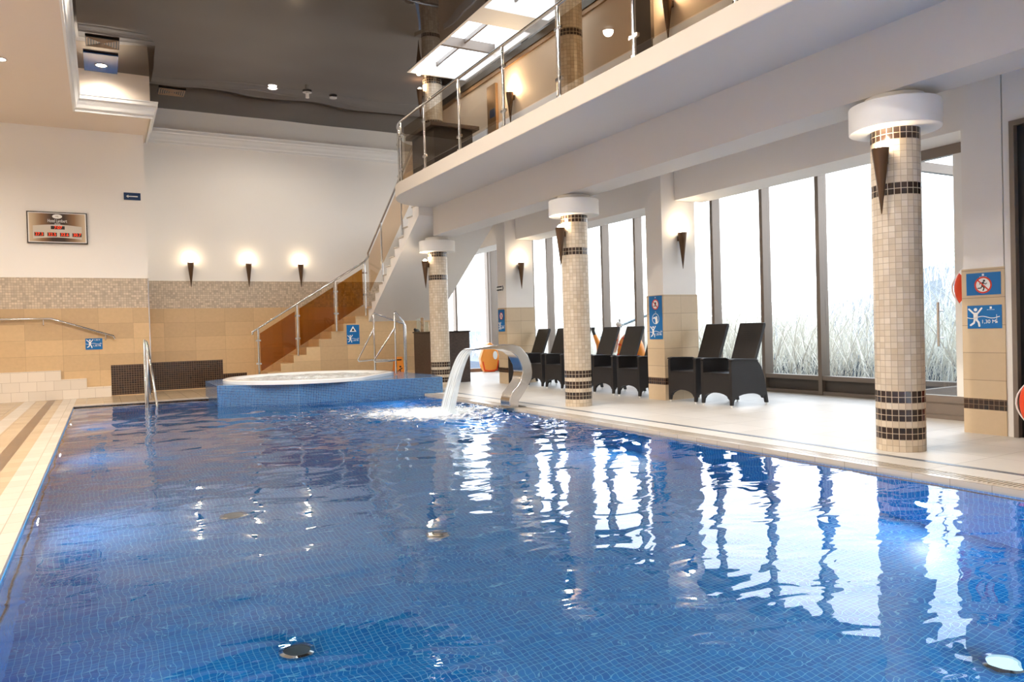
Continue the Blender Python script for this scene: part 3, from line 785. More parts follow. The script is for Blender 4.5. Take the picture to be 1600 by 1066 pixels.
for lp in ws.data.loops:
    v = ws.data.vertices[lp.vertex_index].co; uvl[lp.index].uv = ((v.y-10.06)/1.0, v.z)
# splash droplets
b = B()
for k in range(420):
    a = random.uniform(0, 2*PI); r = abs(random.gauss(0, .55))+.05; h = abs(random.gauss(0, .05))*math.exp(-r)
    b.ico((ix-.1+r*math.cos(a)*1.3, iy+r*math.sin(a), WZ+.02+h), random.uniform(.003, .010), 1)
tag(b.build('splash_droplets', 'froth', smooth=True), 'spray of droplets where the falling water hits the pool', 'water', kind='stuff')

# ------------------------------------------------------------------ pool ladder + wall handrail
ld = thing('pool_ladder', 'steel pool ladder handrail rising at the far left corner', 'ladder', (.72, 16.2, 0))
for d in (0, .09):
    b = B(); b.tube([(d*.3, -.02+d, -.9), (d*.3, -.02+d, 1.1), (.01+d*.3, .04+d, 1.19), (.03+d*.3, .1+d, 1.16), (.10+d*.5, .3+d, .0)] if d == 0 else
                  [(.03, .0, -.9), (.03, -.1, .3), (.045, -.02, 1.1), (.05, .0, 1.17), (.06, -.08, 1.1), (.155, -.72, -.05), (.17, -.8, -.4)], .022, 10)
    b.build('handrail', 'steel', ld, smooth=True)
for z in (-.25, -.5, -.75):
    b = B(); b.box(0, .4, -.06, .02, z, z+.03); b.build('rung', 'steel', ld)
wr = thing('wall_handrail', 'long steel handrail fixed on the back wall at the left', 'handrail')
b = B(); b.tube([(-4.5, 18.32, 1.70), (-.91, 18.32, 1.70), (.22, 18.32, 1.31), (.255, 18.32, 1.24)], .022, 12); b.build('handrail', 'steel', wr, smooth=True)
for x, z in ((-3.2, 1.70), (-1.05, 1.70), (.08, 1.355)):
    b = B(); b.tube([(x, 18.32, z), (x, 18.32, z-.12), (x, 18.40, z-.14)], .009, 8); b.build('bracket', 'steel', wr, smooth=True)

# ------------------------------------------------------------------ sconces
def make_sconce(name, label, group):
    t = thing(name, label, 'sconce', group=group)
    # local: wall plane y=0, cone stands off towards -y ; z=0 is the rim, tip at -.56
    b = B(); b.lathe([(.004, -.58), (.074, 0), (.067, 0), (.002, -.52)], (0, -.085, 0), 20, caps=False); b.build('cone', 'bronze', t, smooth=True)
    b = B(); b.box(-.03, .03, -.06, .0, -.13, -.05); b.build('mount', 'bronze', t)
    b = B(); b.ico((0, -.085, -.005), .045, 2, (1, 1, 1.3)); b.build('bulb', 'glow', t, smooth=True)
    return t
sc0 = make_sconce('cone_sconce', '', 'cone sconces')
SCN = [  # loc, rotation, label, group, power
 ((1.90, YR-.004, 3.0), 0, 'lit bronze cone sconce on the back wall, nearest the wall corner', 'cone sconces on the back wall', 3),
 ((3.21, YR-.004, 3.0), 0, 'lit bronze cone sconce on the back wall, middle of three', 'cone sconces on the back wall', 3),
 ((4.47, YR-.004, 3.0), 0, 'lit bronze cone sconce on the back wall, nearest the stairs', 'cone sconces on the back wall', 3),
 ((CX-.205*math.cos(math.radians(10)), CYS[0]-.205*math.sin(math.radians(10)), 2.72), -PI/2+math.radians(10), 'lit bronze cone sconce on the nearest round column', 'cone sconces on the columns', 6),
 ((CX-.205*math.cos(math.radians(9)), CYS[1]-.205*math.sin(math.radians(9)), 2.72), -PI/2+math.radians(9), 'lit bronze cone sconce on the middle round column', 'cone sconces on the columns', 6),
 ((CX-.205*math.cos(math.radians(0)), CYS[2]-.205*math.sin(math.radians(0)), 2.72), -PI/2+math.radians(0), 'lit bronze cone sconce on the farthest round column', 'cone sconces on the columns', 6),
 ((8.21, 9.26, 2.68), 0, 'bronze cone sconce on the pilaster between the recliners', 'cone sconces on the pilasters', 5),
 ((8.21, 14.51, 2.68), 0, 'bronze cone sconce on the far pilaster', 'cone sconces on the pilasters', 5),
 ((PXX, 12.22, 5.62), -PI/2, 'lit cone sconce on the balcony partition, beside the tan door', 'cone sconces on the balcony', 24),
 ((PXX, 7.80, 5.62), -PI/2, 'lit cone sconce on the balcony partition, beside the dark door', 'cone sconces on the balcony', 24),
 ((CX-.207, 14.93, 6.38), -PI/2, 'lit cone sconce high on the upper column near the ceiling', 'cone sconces on the balcony', 9)]
for i, (loc, rz_, lab, grp, pw) in enumerate(SCN):
    t = sc0 if i == 0 else copy_tree(sc0)
    t.location = loc; t.rotation_euler = (0, 0, rz_); t['label'] = lab; t['group'] = grp
    off = Matrix.Rotation(rz_, 3, 'Z') @ Vector((0, -.10, .10))
    lamp('POINT', Vector(loc)+off, pw, (1, .78, .52), .05, name='sconce_light')

# ------------------------------------------------------------------ recliners
def make_recliner():
    t = thing('recliner', '', 'recliner', (7.8, 0, 0))
    # local x: depth towards window, y: width 0..0.62
    W = .62
    def side(y0):
        pr = [(0, 0.03), (0, .655), (.02, .685), (.06, .69), (.46, .675), (.52, .655), (.60, .56), (.66, .38), (.70, .2), (.73, .03), (.69, .03), (.66, .15)]
        for i in range(0, 9):
            a = PI*i/8; pr.append((.345+.285*math.cos(a)*1.0, .10+.085*math.sin(a)))
        pr += [(.05, .10), (.035, .03)]
        b = B(); b.prism(pr, y0, y0+.05, 'y'); return b
    side(0).build('side_panel', 'rattan', t, bevel=.006); side(W-.05).build('side_panel', 'rattan', t, bevel=.006)
    pr = [(.05, .47), (.05, .11)]
    for i in range(0, 11):
        a = PI-PI*i/10; pr.append((W/2+.245*math.cos(a), .11+.09*math.sin(a)))
    pr += [(W-.05, .11), (W-.05, .47)]
    b = B(); b.prism(pr, 0, .03, 'x')
    b.build('front_apron', 'rattan', t, bevel=.004)
    b = B(); b.box(0.0, .56, .05, W-.05, .45, .49); b.build('seat', 'rattan', t, bevel=.01)
    # armrest caps
    for y0 in (-.01, W-.06):
        b = B(); b.prism([(-.01, .672), (.0, .69), (.06, .70), (.46, .685), (.53, .662), (.52, .645), (.44, .66)], y0, y0+.07, 'y'); b.build('armrest', 'rattan', t, bevel=.006)
    pr = [(.44, .40), (.49, .40), (.79, 1.16), (.785, 1.20), (.75, 1.20), (.735, 1.17)]
    b = B(); b.prism(pr, .075, W-.075, 'y'); b.build('backrest', 'rattan', t, bevel=.008)
    for x, y in ((.018, .025), (.018, W-.025), (.71, .025), (.71, W-.025)):
        b = B(); b.lathe([(.012, 0), (.015, .03), (.015, .05)], (x, y, 0), 12); b.build('foot', 'cornice', t)
    return t
rc = make_recliner()
RL = [(7.77, 'dark rattan recliner nearest the camera, its woven side panel fully visible'),
      (8.50, 'dark rattan recliner standing against the near side of the middle pilaster'),
      (9.84, 'dark rattan recliner just beyond the middle pilaster, its back hidden by the pilaster'),
      (10.57, 'dark rattan recliner in front of the giraffe float, second beyond the middle pilaster'),
      (11.30, 'dark rattan recliner mostly hidden behind the middle round column'),
      (12.23, 'dark rattan recliner just left of the middle round column'),
      (12.97, 'dark rattan recliner seen behind the steel spout, second from the far end'),
      (13.78, 'dark rattan recliner at the far end of the row, beside the far pilaster')]
for i, (y, lab) in enumerate(RL):
    t = rc if i == 0 else copy_tree(rc)
    t.location = (7.8, y, 0); t['label'] = lab; t['group'] = 'rattan recliners in a row by the windows'

# ------------------------------------------------------------------ bar counter with vases
bc = thing('bar_counter', 'dark woven rattan bar counter behind the farthest column', 'counter', (6.86, 15.9, 0))
b = B(); b.box(0, .74, 0, 1.7, 0, 1.18); b.build('body', 'rattanb', bc, bevel=.01)
b = B(); b.box(-.02, .76, -.02, 1.72, 1.18, 1.21); b.build('top', 'darkbrown', bc)
for x, yv, h, r, lab in ((6.93, 17.42, .33, .05, 'clear glass cylinder vase on the bar counter, left of the patterned vase'), (6.97, 17.0, .24, .05, 'short clear glass on the bar counter beside the column'), (7.02, 16.7, .2, .045, 'small clear glass behind the farthest column on the bar')):
    b = B(); b.lathe([(r, 0), (r, h), (r-.006, h), (r-.006, .01)], (x, yv, 1.21), 24, caps=False); tag(b.build('glass_vase', 'vase', smooth=True), lab, 'vase', 'glass vases on the bar')
b = B(); b.lathe([(.045, 0), (.045, .34), (.03, .35)], (6.95, 17.22, 1.21), 24)
M['vasep'] = pbr('patterned_vase', (.35, .24, .14), .2, var=.9, vscale=12)
tag(b.build('patterned_vase', 'vasep', smooth=True), 'brown patterned cylinder vase on the bar counter', 'vase')
b = B(); b.ico((6.93, 17.55, 1.25), .06, 2, (1.0, .7, .6)); b.ico((6.88, 17.55, 1.27), .035, 2); b.box(6.87, 6.99, 17.5, 17.6, 1.21, 1.24)
tag(b.build('tape_dispenser', 'black', smooth=True), 'small black object on the left end of the bar counter', 'gadget')

# wet floor sign
wf = thing('wet_floor_sign', 'yellow-orange folding wet floor sign behind the whirlpool tub', 'sign', (6.42, 17.55, 0), 0)
for s, yy in ((1, 0), (-1, .3)):
    b = B()
    pr = [(-.14, 0), (.14, 0), (.10, .62), (-.10, .62)]
    b.prism(pr, -.01, .01, 'y'); o = b.build('panel', 'orange', wf, bevel=.004); o.rotation_euler = (-.22*s, 0, 0); o.location = (0, yy-.14, 0)
    if s == 1:
        c = B(); c.box(-.05, .07, -.014, -.010, .53, .56); c.stroke([(-.05, .12), (.02, .2), (.0, .3), (.06, .33)], .025, -.011); c.disc(.02, .37, .025, -.011)
        c.stroke([(.0, .3), (-.06, .26)], .018, -.011); c.build('pictogram', 'black', o)

# ------------------------------------------------------------------ signs
def sign(name, label, loc, rz_, w, h, mat='blue', group=None):
    t = thing(name, label, 'sign', loc, rz_, group)
    b = B(); b.box(-w/2, w/2, -.004, 0, -h/2, h/2); b.build('board', mat, t)
    return t
def swimmer(t, cx, cz, s, depth=True, txt='1,30 M'):
    b = B(); y = -.0045
    b.disc(cx, cz+.075*s, .017*s, y)
    b.prism([(cx-.022*s, cz+.045*s), (cx+.022*s, cz+.045*s), (cx+.02*s, cz-.03*s), (cx-.02*s, cz-.03*s)], y-.002, y, 'y')
    b.stroke([(cx-.018*s, cz+.036*s), (cx-.065*s, cz+.082*s)], .017*s, y); b.stroke([(cx+.018*s, cz+.036*s), (cx+.06*s, cz+.088*s)], .017*s, y)
    b.stroke([(cx-.01*s, cz-.03*s), (cx-.018*s, cz-.06*s), (cx-.05*s, cz-.082*s)], .019*s, y); b.stroke([(cx+.01*s, cz-.03*s), (cx+.03*s, cz-.055*s), (cx+.036*s, cz-.092*s)], .019*s, y)
    b.build('pictogram', 'signwhite', t)
    b = B(); y = -.0045
    x0, x1 = cx-.085*s, cx+.235*s
    b.stroke([(x0+(x1-x0)*i/24, cz-.004*s-.010*s*math.sin(i/24*3.2*PI)) for i in range(25)], .007*s, y, cap=False)
    if depth:
        b.stroke([(cx+.205*s, cz+.02*s), (cx+.205*s, cz-.06*s)], .004*s, y)
        b.disc(cx+.205*s, cz-.055*s, .009*s, y)
    b.build('wave_line', 'signwhite', t)
    if txt: textmesh(txt, .052*s, 'signwhite', t, x=cx+.128*s, z=cz-.050*s, y=-.006)
def logo(t, x, z, s=1.):
    b = B(); b.box(x-.01*s, x+.01*s, -.0065, -.0045, z-.01*s, z+.012*s)
    for i in range(5): b.box(x-.035*s+.015*s*i, x-.027*s+.015*s*i, -.0062, -.0045, z-.022*s, z-.016*s)
    b.build('emblem', 'signwhite', t)
def prohib(t, x, z, r, kind='run'):
    b = B(); b.disc(x, z, r*.97, -.0045, .001, 36); b.build('disc', 'signwhite', t)
    b = B()
    if kind == 'run':
        b.disc(x+.1*r*1.2, z+.5*r, .13*r, -.006)
        b.stroke([(x, z+.30*r), (x-.1*r, z-.05*r)], .2*r, -.006); b.stroke([(x-.08*r, z-.1*r), (x+.12*r, z-.35*r), (x+.0*r, z-.65*r)], .13*r, -.006)
        b.stroke([(x-.1*r, z-.1*r), (x-.25*r, z-.35*r), (x-.6*r, z-.38*r)], .12*r, -.006); b.stroke([(x, z+.28*r), (x+.28*r, z+.1*r), (x+.42*r, z+.2*r)], .08*r, -.006)
        b.stroke([(x-.02*r, z+.28*r), (x-.3*r, z+.3*r), (x-.4*r, z+.1*r)], .08*r, -.006)
    else:
        b.disc(x+.05*r, z+.3*r, .16*r, -.006); b.stroke([(x-.1*r, z-.1*r), (x+.15*r, z+.15*r)], .2*r, -.006); b.stroke([(x-.55*r, z-.3*r), (x+.5*r, z-.3*r)], .12*r, -.006)
    b.build('figure', 'black', t)
    b = B(); b.annulus(x, z, r*.82, r, -.006); b.stroke([(x-.64*r, z+.64*r), (x+.64*r, z-.64*r)], .15*r, -.0085, cap=False); b.build('prohibition_ring', 'signred', t)
t = sign('no_running_sign', 'blue sign with a red no-running symbol on the tiled pilaster', (7.848, 4.33, 1.53), -PI/2, .335, .225)
prohib(t, 0, -.012, .085); logo(t, 0, .09, 1.)
t = sign('depth_sign', 'blue pool depth sign reading 1,30 M on the tiled pilaster', (7.848, 4.325, 1.195), -PI/2, .335, .235)
swimmer(t, -.085, .0, 1.0); logo(t, .065, .09, 1.)
t = sign('pool_rules_sign', 'tall blue sign with three pool symbols on the pilaster between recliners', (7.848, 9.44, 1.33), -PI/2, .32, .70)
prohib(t, 0, .21, .083, 'jump'); logo(t, 0, .325, .6); logo(t, 0, .09, .6)
b = B(); b.annulus(0, -.02, .077, .085, -.006); b.disc(.02, -.0, .022, -.006); b.stroke([(.02, -.03), (.02, -.08)], .05, -.006); b.stroke([(-.055, -.01), (-.02, .0), (.0, -.03)], .02, -.006); b.build('shower_symbol', 'signwhite', t)
swimmer(t, -.07, -.225, .95)
t = sign('far_rules_sign', 'small blue sign with two symbols on the far pilaster', (7.848, 14.74, 1.41), -PI/2, .30, .49)
prohib(t, 0, .1, .08, 'jump'); swimmer(t, -.07, -.12, .9)
t = sign('exit_sign', 'black and white arrow sign high on the far pilaster', (7.848, 14.74, 2.13), -PI/2, .36, .12, 'signwhite')
b = B(); b.box(-.17, .06, -.008, -.004, .02, .05); b.box(-.17, .06, -.008, -.004, -.05, -.02); b.stroke([(.1, .045), (.13, 0), (.1, -.045)], .03, -.005); b.build('arrow', 'black', t)
t = sign('stair_depth_sign', 'blue warning sign with triangle and swimmer on the stair wall', (5.46, 18.098, 1.19), 0, .32, .48)
b = B(); b.prism([(-.085, .07), (.085, .07), (0, .21)], -.0065, -.0045, 'y'); b.build('warning_triangle', 'signwhite', t)
b = B(); b.prism([(-.04, .088), (.04, .088), (0, .16)], -.0085, -.0065, 'y'); b.build('triangle_mark', 'black', t)
swimmer(t, -.075, -.10, .95)
t = sign('wall_depth_sign', 'blue swimmer depth sign under the handrail on the left back wall', (-.145, 18.394, 1.145), 0, .32, .24)
swimmer(t, -.075, .01, .95); textmesh('1,30 M', .04, 'signwhite', t, x=.06, z=.085, y=-.006)
t = sign('arrow_sign', 'small navy sign with a white left arrow by the wall corner', (.69, 18.392, 4.36), 0, .33, .16, 'navy')
b = B(); b.stroke([(-.09, 0), (.11, 0)], .022, -.005, cap=False); b.prism([(-.12, 0), (-.075, .035), (-.075, -.035)], -.007, -.005, 'y'); b.build('arrow', 'signwhite', t)

# clock / temperature board
t = thing('display_board', 'framed brown clock and temperature board with red digits', 'display board', (-.735, 18.40, 3.61))
w, h = 1.09, .66
b = B(); b.box(-w/2, w/2, -.05, 0, -h/2, h/2); b.build('frame', 'darkbrown', t, bevel=.004)
b = B(); b.box(-w/2+.02, w/2-.02, -.053, -.05, -h/2+.02, h/2-.02); b.build('mat', 'cornice', t)
b = B(); b.box(-w/2+.04, w/2-.04, -.056, -.053, -h/2+.035, h/2-.035); b.build('printed_panel', 'board', t)
pr = [(-.44, -.24), (-.44, .03)]+[(-.44+.88*i/10, .03+.035*math.sin(PI*i/10)) for i in range(1, 10)]+[(.44, .03), (.44, -.24)]+[(.44-.88*i/10, -.24+.035*math.sin(PI*i/10)) for i in range(1, 10)]
b = B(); b.prism(pr, -.059, -.056, 'y'); b.build('digit_panel', 'boardback', t)
b = B(); b.disc(0, .235, .09, -.056, .003, 32, .045); b.build('emblem', 'cornice', t)
textmesh('HL', .05, 'brass', t, x=0, z=.235, y=-.060)
textmesh('Hotel Lambert', .095, 'cornice', t, x=0, z=.14, y=-.057, sx=.62)
textmesh('USTKA', .035, 'cornice', t, x=0, z=.08, y=-.057)
b = B(); b.box(-.12, .13, -.061, -.059, -.035, .035)
for x in (-.33, -.1, .125, .35): b.box(x-.085, x+.085, -.061, -.059, -.185, -.105)
b.build('digit_window', 'darkbrown', t)
textmesh('7:07', .085, 'led', t, x=.01, z=0, y=-.062)
for x, s in ((-.33, '27.3'), (-.1, '32.5'), (.125, '32.6'), (.35, '30.7')): textmesh(s, .085, 'led', t, x=x, z=-.145, y=-.062)

# ------------------------------------------------------------------ life rings
def ring(name, label, loc, rot, R=.28):
    t = thing(name, label, 'life ring', loc); t.rotation_euler = rot
    b = B(); n = 48
    b.tube([(R*.8*math.cos(2*PI*i/n), 0, R*.8*math.sin(2*PI*i/n)) for i in range(n)], R*.2, 14, closed=True)
    b.build('ring_body', 'lifered', t, smooth=True)
    for k in range(4):
        a = PI/4+PI/2*k; b = B()
        b.tube([(R*.8*math.cos(a+d), 0, R*.8*math.sin(a+d)) for d in (-.12, -.04, .04, .12)], R*.215, 14, caps=True); b.build('band', 'signwhite', t, smooth=True)
    b = B(); b.tube([((R*1.04+.02*math.cos(4*2*PI*i/n))*math.cos(2*PI*i/n), 0, (R*1.04+.02*math.cos(4*2*PI*i/n))*math.sin(2*PI*i/n)) for i in range(n)], .008, 6, closed=True); b.build('rope', 'signwhite', t, smooth=True)
    return t
ring('life_ring', 'orange life ring partly hidden behind the tiled pilaster', (8.63, 4.78, 1.53), (0, 0, -PI/2), .30)
ring('life_ring', 'orange life ring leaning low at the right edge by the dark doorway', (7.62, 3.56, .36), (.12, 0, -PI/2), .33)

# ------------------------------------------------------------------ pool toys behind the recliners
t = thing('giraffe_float', 'orange and white inflatable giraffe float standing behind the recliners', 'pool toy', (9.35, 12.3, 0))
b = B(); n = 40
b.tube([(.10*math.cos(2*PI*i/n), .42*math.cos(2*PI*i/n)-.25, .62+.36*math.sin(2*PI*i/n)) for i in range(n)], .10, 14, closed=True); b.build('ring_body', 'orange', t, smooth=True)
b = B(); b.tube([(0, .35, .7), (-.02, .2, .9), (-.03, .12, 1.1), (-.04, .09, 1.2)], [.07, .05, .04, .045], 12); b.ico((-.04, .07, 1.25), .055, 2, (1, 1.4, .9)); b.build('neck', 'signwhite', t, smooth=True)
b = B()
for z in (.93, 1.02, 1.10, 1.18): b.ico((-.06, .14-(z-.9)*.2, z), .03, 1, (.6, 1, 1))
for k in range(10):
    a = 2*PI*k/10; b.ico((.10*math.cos(a)-.08, .42*math.cos(a)-.25, .62+.36*math.sin(a)), .05, 1, (.7, 1.5, .8))
b.build('spots', 'red', t, smooth=True)
b = B(); b.tube([(-.03, .06, 1.27), (-.03, .06, 1.33)], .012); b.ico((-.03, .06, 1.335), .02, 1); b.build('horn', 'framedark', t, smooth=True)
t = thing('flamingo_float', 'orange and white inflatable float neck beside the middle column', 'pool toy', (9.35, 13.35, 0))
b = B(); b.tube([(0, -.35, .3), (0, -.3, .6), (0, -.2, .82), (0, -.06, 1.02)], [.12, .1, .06, .04], 12); b.build('neck', 'orange', t, smooth=True)
b = B(); b.tube([(0, -.06, 1.02), (-.0, -.0, 1.12), (0, -.01, 1.2)], .035, 10); b.build('head', 'black', t, smooth=True)
b = B(); b.tube([(.1*math.cos(2*PI*i/n), .4*math.cos(2*PI*i/n)-.2, .3+.2*math.sin(2*PI*i/n)) for i in range(n)], .09, 12, closed=True); b.build('ring_body', 'signwhite', t, smooth=True)
t = thing('orange_float', 'orange inflatable animal float with red outlines by the end glazing', 'pool toy', (9.75, 19.15, 0), 0)
pr = []
for x, z in ((-.16, .0), (.16, .0), (.26, .18), (.30, .42), (.26, .60), (.20, .72), (.02, .86), (-.10, .78), (-.22, .62), (-.30, .40), (-.26, .16)): pr.append((x, z))
b = B(); b.prism(pr, -.1, .1, 'y'); b.build('float_body', 'orange', t, smooth=True, bevel=.04, seg=4)
b = B(); b.disc(.15, .48, .07, -.10, .012, 24, .12); b.build('eye', 'signwhite', t)
b = B(); b.stroke([(-.24, .3), (-.2, .06), (0, .03), (.2, .06), (.25, .32)], .035, -.1); b.build('outline', 'red', t)

# ------------------------------------------------------------------ ceiling fittings
def vent(loc, label):
    t = thing('ceiling_vent', label, 'vent', loc, group='square ceiling vents')
    b = B(); b.box(-.27, .27, -.24, .24, -.012, 0); b.build('backing', 'black', t)
    for k in range(6):
        o = .25-.042*k; b = B()
        for x0, x1, y0, y1 in ((-o, o, -o*.9, -o*.9+.012), (-o, o, o*.9-.012, o*.9), (-o, -o+.012, -o*.9, o*.9), (o-.012, o, -o*.9, o*.9)): b.box(x0, x1, y0, y1, -.022, -.010)
        b.build('slat', 'slot', t)
vent((.185, 15.35, ZM-.015), 'square slatted ceiling vent above the blue rectangle'); vent((1.51, 17.8, ZM-.015), 'square slatted ceiling vent above the recessed back wall')
pb = B(); pb.box(-.13, .45, 15.95, 17.0, ZM-.035, ZM-.012)  # blue slab colours a reflection into the glossy ceiling
tag(pb.build('ceiling_reflection', 'reflectblue'), 'dark blue rectangle painting a reflection into the ceiling corner', 'panel')
def downlight(loc, label, group, pw, r=.075, real=True):
    t = thing('downlight', label, 'downlight', loc, group=group)
    b = B(); b.lathe([(r*1.25, 0), (r*1.25, -.012), (r, -.012), (r, 0)], n=28, caps=False); b.build('rim', 'steel', t, smooth=True)
    b = B(); b.lathe([(r, -.004), (r, -.009)], n=28); b.build('lens', 'down', t)
    if real:
        lamp('SPOT', (loc[0], loc[1], loc[2]-.03), pw, (1, .90, .79), .09, name='downlight_light', spot=2.75)
ZD = ZM-.02
downlight((3.416, 16.65, ZD), 'lit downlight in the dark ceiling, left of the sprinkler', 'downlights', 170, .09)
downlight((.164, 16.55, ZM-.035), 'round downlight in the blue ceiling rectangle', 'downlights', 60, .09)
downlight((-1.27, 14.3, ZL), 'lit downlight in the low beige ceiling at the left edge', 'downlights', 110)
k = 0  # unseen downlights added to brighten the hall
for x, y, z, pw in ((-1.27, 10.5, ZL, 90), (-1.27, 6.5, ZL, 90), (-1.27, 2.5, ZL, 90), (-3.2, 12.5, ZL, 90), (-3.2, 8.5, ZL, 90), (-3.2, 4.5, ZL, 90), (-3.2, 16, ZL, 90),
                    (1.9, 11.0, ZD, 120), (1.9, 8.0, ZD, 120), (1.9, 4.6, ZD, 120), (.3, 11.0, ZD, 120), (.3, 8.0, ZD, 120), (.3, 4.6, ZD, 120), (1.2, 1.0, ZD, 150)):
    downlight((x, y, z), 'added fill downlight over the pool hall, above the view', 'added fill downlights above the view', pw*(1.4 if z < 6 else 4.2))
t = thing('sprinkler', 'sprinkler head with white cup in the dark ceiling', 'sprinkler', (4.16, 16.65, ZD))
b = B(); b.lathe([(.10, 0), (.10, -.01), (.05, -.03)], n=24); b.build('rose', 'steel', t, smooth=True)
b = B(); b.lathe([(.035, -.03), (.04, -.13)], n=20); b.build('cup', 'cornice', t, smooth=True)
t = thing('smoke_detector', 'flat round detector in the dark ceiling, right of the sprinkler', 'detector', (4.78, 16.8, ZD))
b = B(); b.lathe([(.09, 0), (.085, -.015), (.04, -.02)], n=24); b.build('rose', 'steel', t, smooth=True)

# ------------------------------------------------------------------ underwater fittings
M['dulllens'] = pbr('nozzle_grille', (.18, .22, .24), .3, .6)
for (x, y, lens, lab) in ((3.92, 2.10, 'dimlens', 'round underwater lamp on the pool floor at the near right'), (.9, 4.25, 'dulllens', 'dull round nozzle on the pool floor at the near left'), (2.3, 5.5, 'dulllens', 'dull round nozzle in the middle of the pool floor'), (.95, 6.9, 'dulllens', 'dull round nozzle on the pool floor near the left wall')):
    t = thing('pool_lamp' if lens == 'dimlens' else 'pool_nozzle', lab, 'pool fitting', (x, y, D), group='round fittings on the pool floor')
    b = B(); b.lathe([(.10, 0), (.10, .03), (.075, .04), (.075, .02)], n=28, caps=False); b.build('rim', 'steel', t, smooth=True)
    b = B(); b.lathe([(.078, .005), (.078, .022)], n=28); b.build('lens' if lens == 'dimlens' else 'grille', lens, t)
# area lights added below the waterline in near and side walls to brighten the pool
for x in (.6, 2.5, 4.4): lamp('AREA', (x, PY0+.06, -.6), 95, (.85, .95, 1), .4, (PI/2, 0, 0), name='pool_fill_light')
for y in (3.5, 7.0, 10.5, 14.0):
    lamp('AREA', (PX0+.02, y, -.85), 7, (.85, .95, 1), .14, (PI/2, 0, -PI/2), name='pool_fill_light')
    lamp('AREA', (PX1-.02, y, -.85), 9, (.85, .95, 1), .14, (PI/2, 0, PI/2), name='pool_fill_light')

# ------------------------------------------------------------------ outside: dune + grass
gx, gy = 70, 90
x_ = np.linspace(10.45, 46, gx+1); y_ = np.linspace(-30, 75, gy+1)
Xd, Yd = np.meshgrid(x_, y_)
def dune(x, y):
    s = np.clip((x-11.2)/14, 0, 1); s = s*s*(3-2*s)
    near = 1/(1+np.exp((y-16.5)/1.6))           # high dune beside the near bays, falls away at the far end
    return -.12+s*(1.1+2.5*near)+.12*np.sin(x*.9+y*.35)*np.clip((x-11)/2, 0, 1)+.07*np.sin(x*.5-y*.8)*np.clip((x-11)/2, 0, 1)
Zd = dune(Xd, Yd)
me = bpy.data.meshes.new('dune'); i_ = (np.arange(gy)[:, None]*(gx+1)+np.arange(gx)[None, :]).ravel()
me.from_pydata(np.stack([Xd.ravel(), Yd.ravel(), Zd.ravel()], 1).tolist(), [], np.stack([i_, i_+1, i_+gx+2, i_+gx+1], 1).tolist()); me.shade_smooth()
me.materials.append(M['sand']); M['soilshade'] = pbr('shaded_soil', (.05, .075, .11), .9, var=.5, vscale=5); me.materials.append(M['soilshade'])  # shade at the dune foot is put into this dark ground colour
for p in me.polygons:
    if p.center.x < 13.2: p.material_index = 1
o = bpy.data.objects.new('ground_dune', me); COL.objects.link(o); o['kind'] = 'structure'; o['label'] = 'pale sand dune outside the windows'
def grass(name, count, mat, hmin, hmax, lab, seed, xr, yr, wid=.011):
    rg = random.Random(seed); V = []; F = []
    tuf = [(rg.uniform(*xr), rg.uniform(*yr)) for _ in range(count//16)]
    for k in range(count):
        tx, ty = tuf[k % len(tuf)]; x = tx+rg.gauss(0, .22); y = ty+rg.gauss(0, .22)
        if x < 10.7: x = 10.7+rg.random()*.3
        z = float(dune(x, y))-.02; h = rg.uniform(hmin, hmax); a = rg.choice((rg.gauss(-1.2, .7), rg.gauss(-1.2, .7), rg.gauss(1.8, .8))); ln = rg.uniform(.1, .65)*h
        dx, dy = math.cos(a)*ln, math.sin(a)*ln; w = wid*rg.uniform(.6, 1.4); px, py = rg.choice(((0, 1), (.7, .7), (1, 0)))
        n = len(V)
        for f in (0, .35, .7):
            ww = w*(1-f*.7); X_, Y_, Z_ = x+dx*f*f, y+dy*f*f, z+h*f
            V += [(X_-px*ww, Y_-py*ww, Z_), (X_+px*ww, Y_+py*ww, Z_)]
        V.append((x+dx, y+dy, z+h*.93))
        F += [(n, n+1, n+3, n+2), (n+2, n+3, n+5, n+4), (n+4, n+5, n+6)]
    me = bpy.data.meshes.new(name); me.from_pydata(V, [], F); me.materials.append(M[mat]); me.shade_smooth()
    o = bpy.data.objects.new(name, me); COL.objects.link(o); tag(o, lab, 'grass', kind='stuff')
grass('dune_grass', 8500, 'grass', .4, 1.95, 'pale dry marram grass on the dune outside the windows', 5, (10.9, 15.5), (5.0, 21))
grass('dune_grass', 6000, 'grassd', .25, .7, 'low stems coloured dark for the shade at the foot of the dune grass', 9, (10.8, 13.5), (5.5, 20), .008)
grass('dune_grass', 7000, 'grass', .5, 1.1, 'pale grass higher up on the dune', 15, (15, 26), (6, 34), .016)
t = B(); t.tube([(12.6, 17.6, .9), (12.3, 16.5, 1.1), (12.1, 15.9, 1.25), (12.0, 15.0, 1.42), (12, 14.2, 1.55)], .035, 10)
t.tube([(12.35, 16.7, -.2), (12.35, 16.7, 1.07)], .02); t.tube([(12.0, 15.0, -.2), (12.0, 15.0, 1.4)], .02)
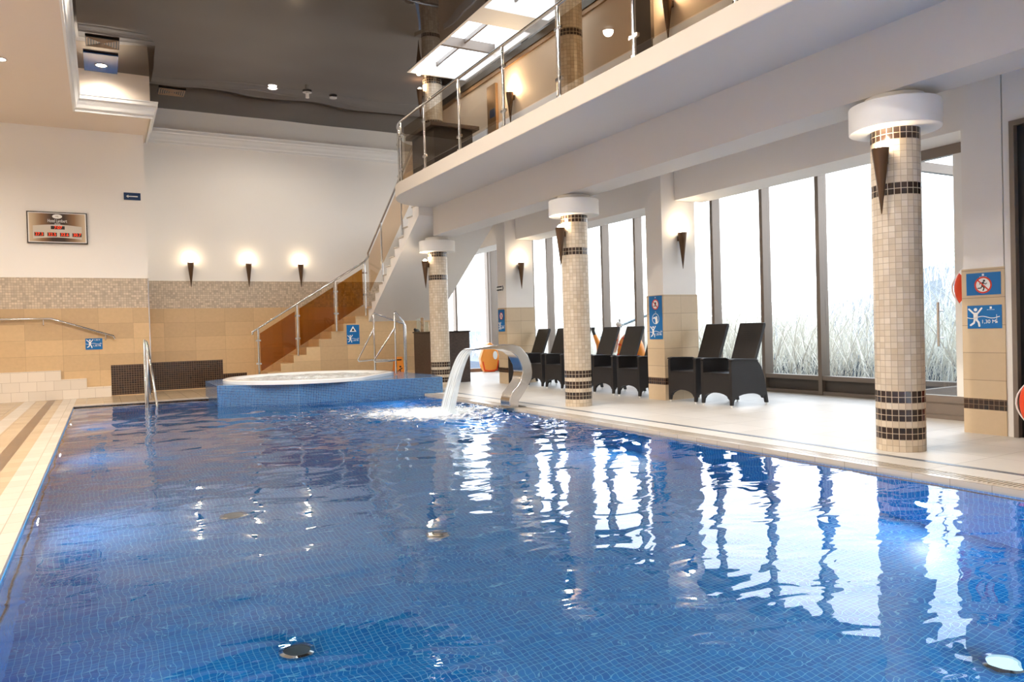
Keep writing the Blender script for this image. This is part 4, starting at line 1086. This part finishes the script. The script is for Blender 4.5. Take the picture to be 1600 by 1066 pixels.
M['bluemetal'] = pbr('blue_grey_metal', srgb(120, 150, 172), .4, .3)
tag(t.build('outdoor_handrail', 'bluemetal', smooth=True), 'blue-grey handrail rising outside the middle window bay', 'handrail')

# ------------------------------------------------------------------ world
w = bpy.data.worlds.new('world'); SC.world = w; w.use_nodes = True; nt = w.node_tree
bg = nt.nodes['Background']
tc = nt.nodes.new('ShaderNodeTexCoord'); sp = nt.nodes.new('ShaderNodeSeparateXYZ'); rp = nt.nodes.new('ShaderNodeValToRGB')
nt.links.new(tc.outputs['Generated'], sp.inputs[0]); nt.links.new(sp.outputs['Z'], rp.inputs[0])
e = rp.color_ramp.elements; e[0].position = .0; e[0].color = (.96, .97, 1, 1); e[1].position = .6; e[1].color = (.74, .85, 1, 1)
q = e.new(.12); q.color = (.97, .98, 1, 1)
nt.links.new(rp.outputs[0], bg.inputs[0]); bg.inputs[1].default_value = 3.2

# ------------------------------------------------------------------ camera
cam = bpy.data.cameras.new('camera'); co = bpy.data.objects.new('camera', cam); COL.objects.link(co)
F_ = 1166.5; yaw, pit, rol = .5024, -.0152, -.0282
f = Vector((math.sin(yaw)*math.cos(pit), math.cos(yaw)*math.cos(pit), math.sin(pit)))
r0 = Vector((math.cos(yaw), -math.sin(yaw), 0)); u0 = r0.cross(f)
r = r0*math.cos(rol)+u0*math.sin(rol); u = r.cross(f)
m = Matrix((( r.x, u.x, -f.x, 0), (r.y, u.y, -f.y, 0), (r.z, u.z, -f.z, 1.2), (0, 0, 0, 1)))
co.matrix_world = m
cam.sensor_width = 36; cam.lens = F_/1600*36; cam.clip_start = .02; cam.clip_end = 300
SC.camera = co
vs = SC.view_settings; vs.view_transform = 'Standard'; vs.look = 'None'; vs.gamma = 1; vs.exposure = 0.62; vs.use_curve_mapping = False
cy = SC.cycles; cy.use_denoising = True; cy.max_bounces = 10; cy.transparent_max_bounces = 16; cy.transmission_bounces = 8
cy.sample_clamp_indirect = 8; cy.caustics_reflective = False; cy.caustics_refractive = True; cy.blur_glossy = .5
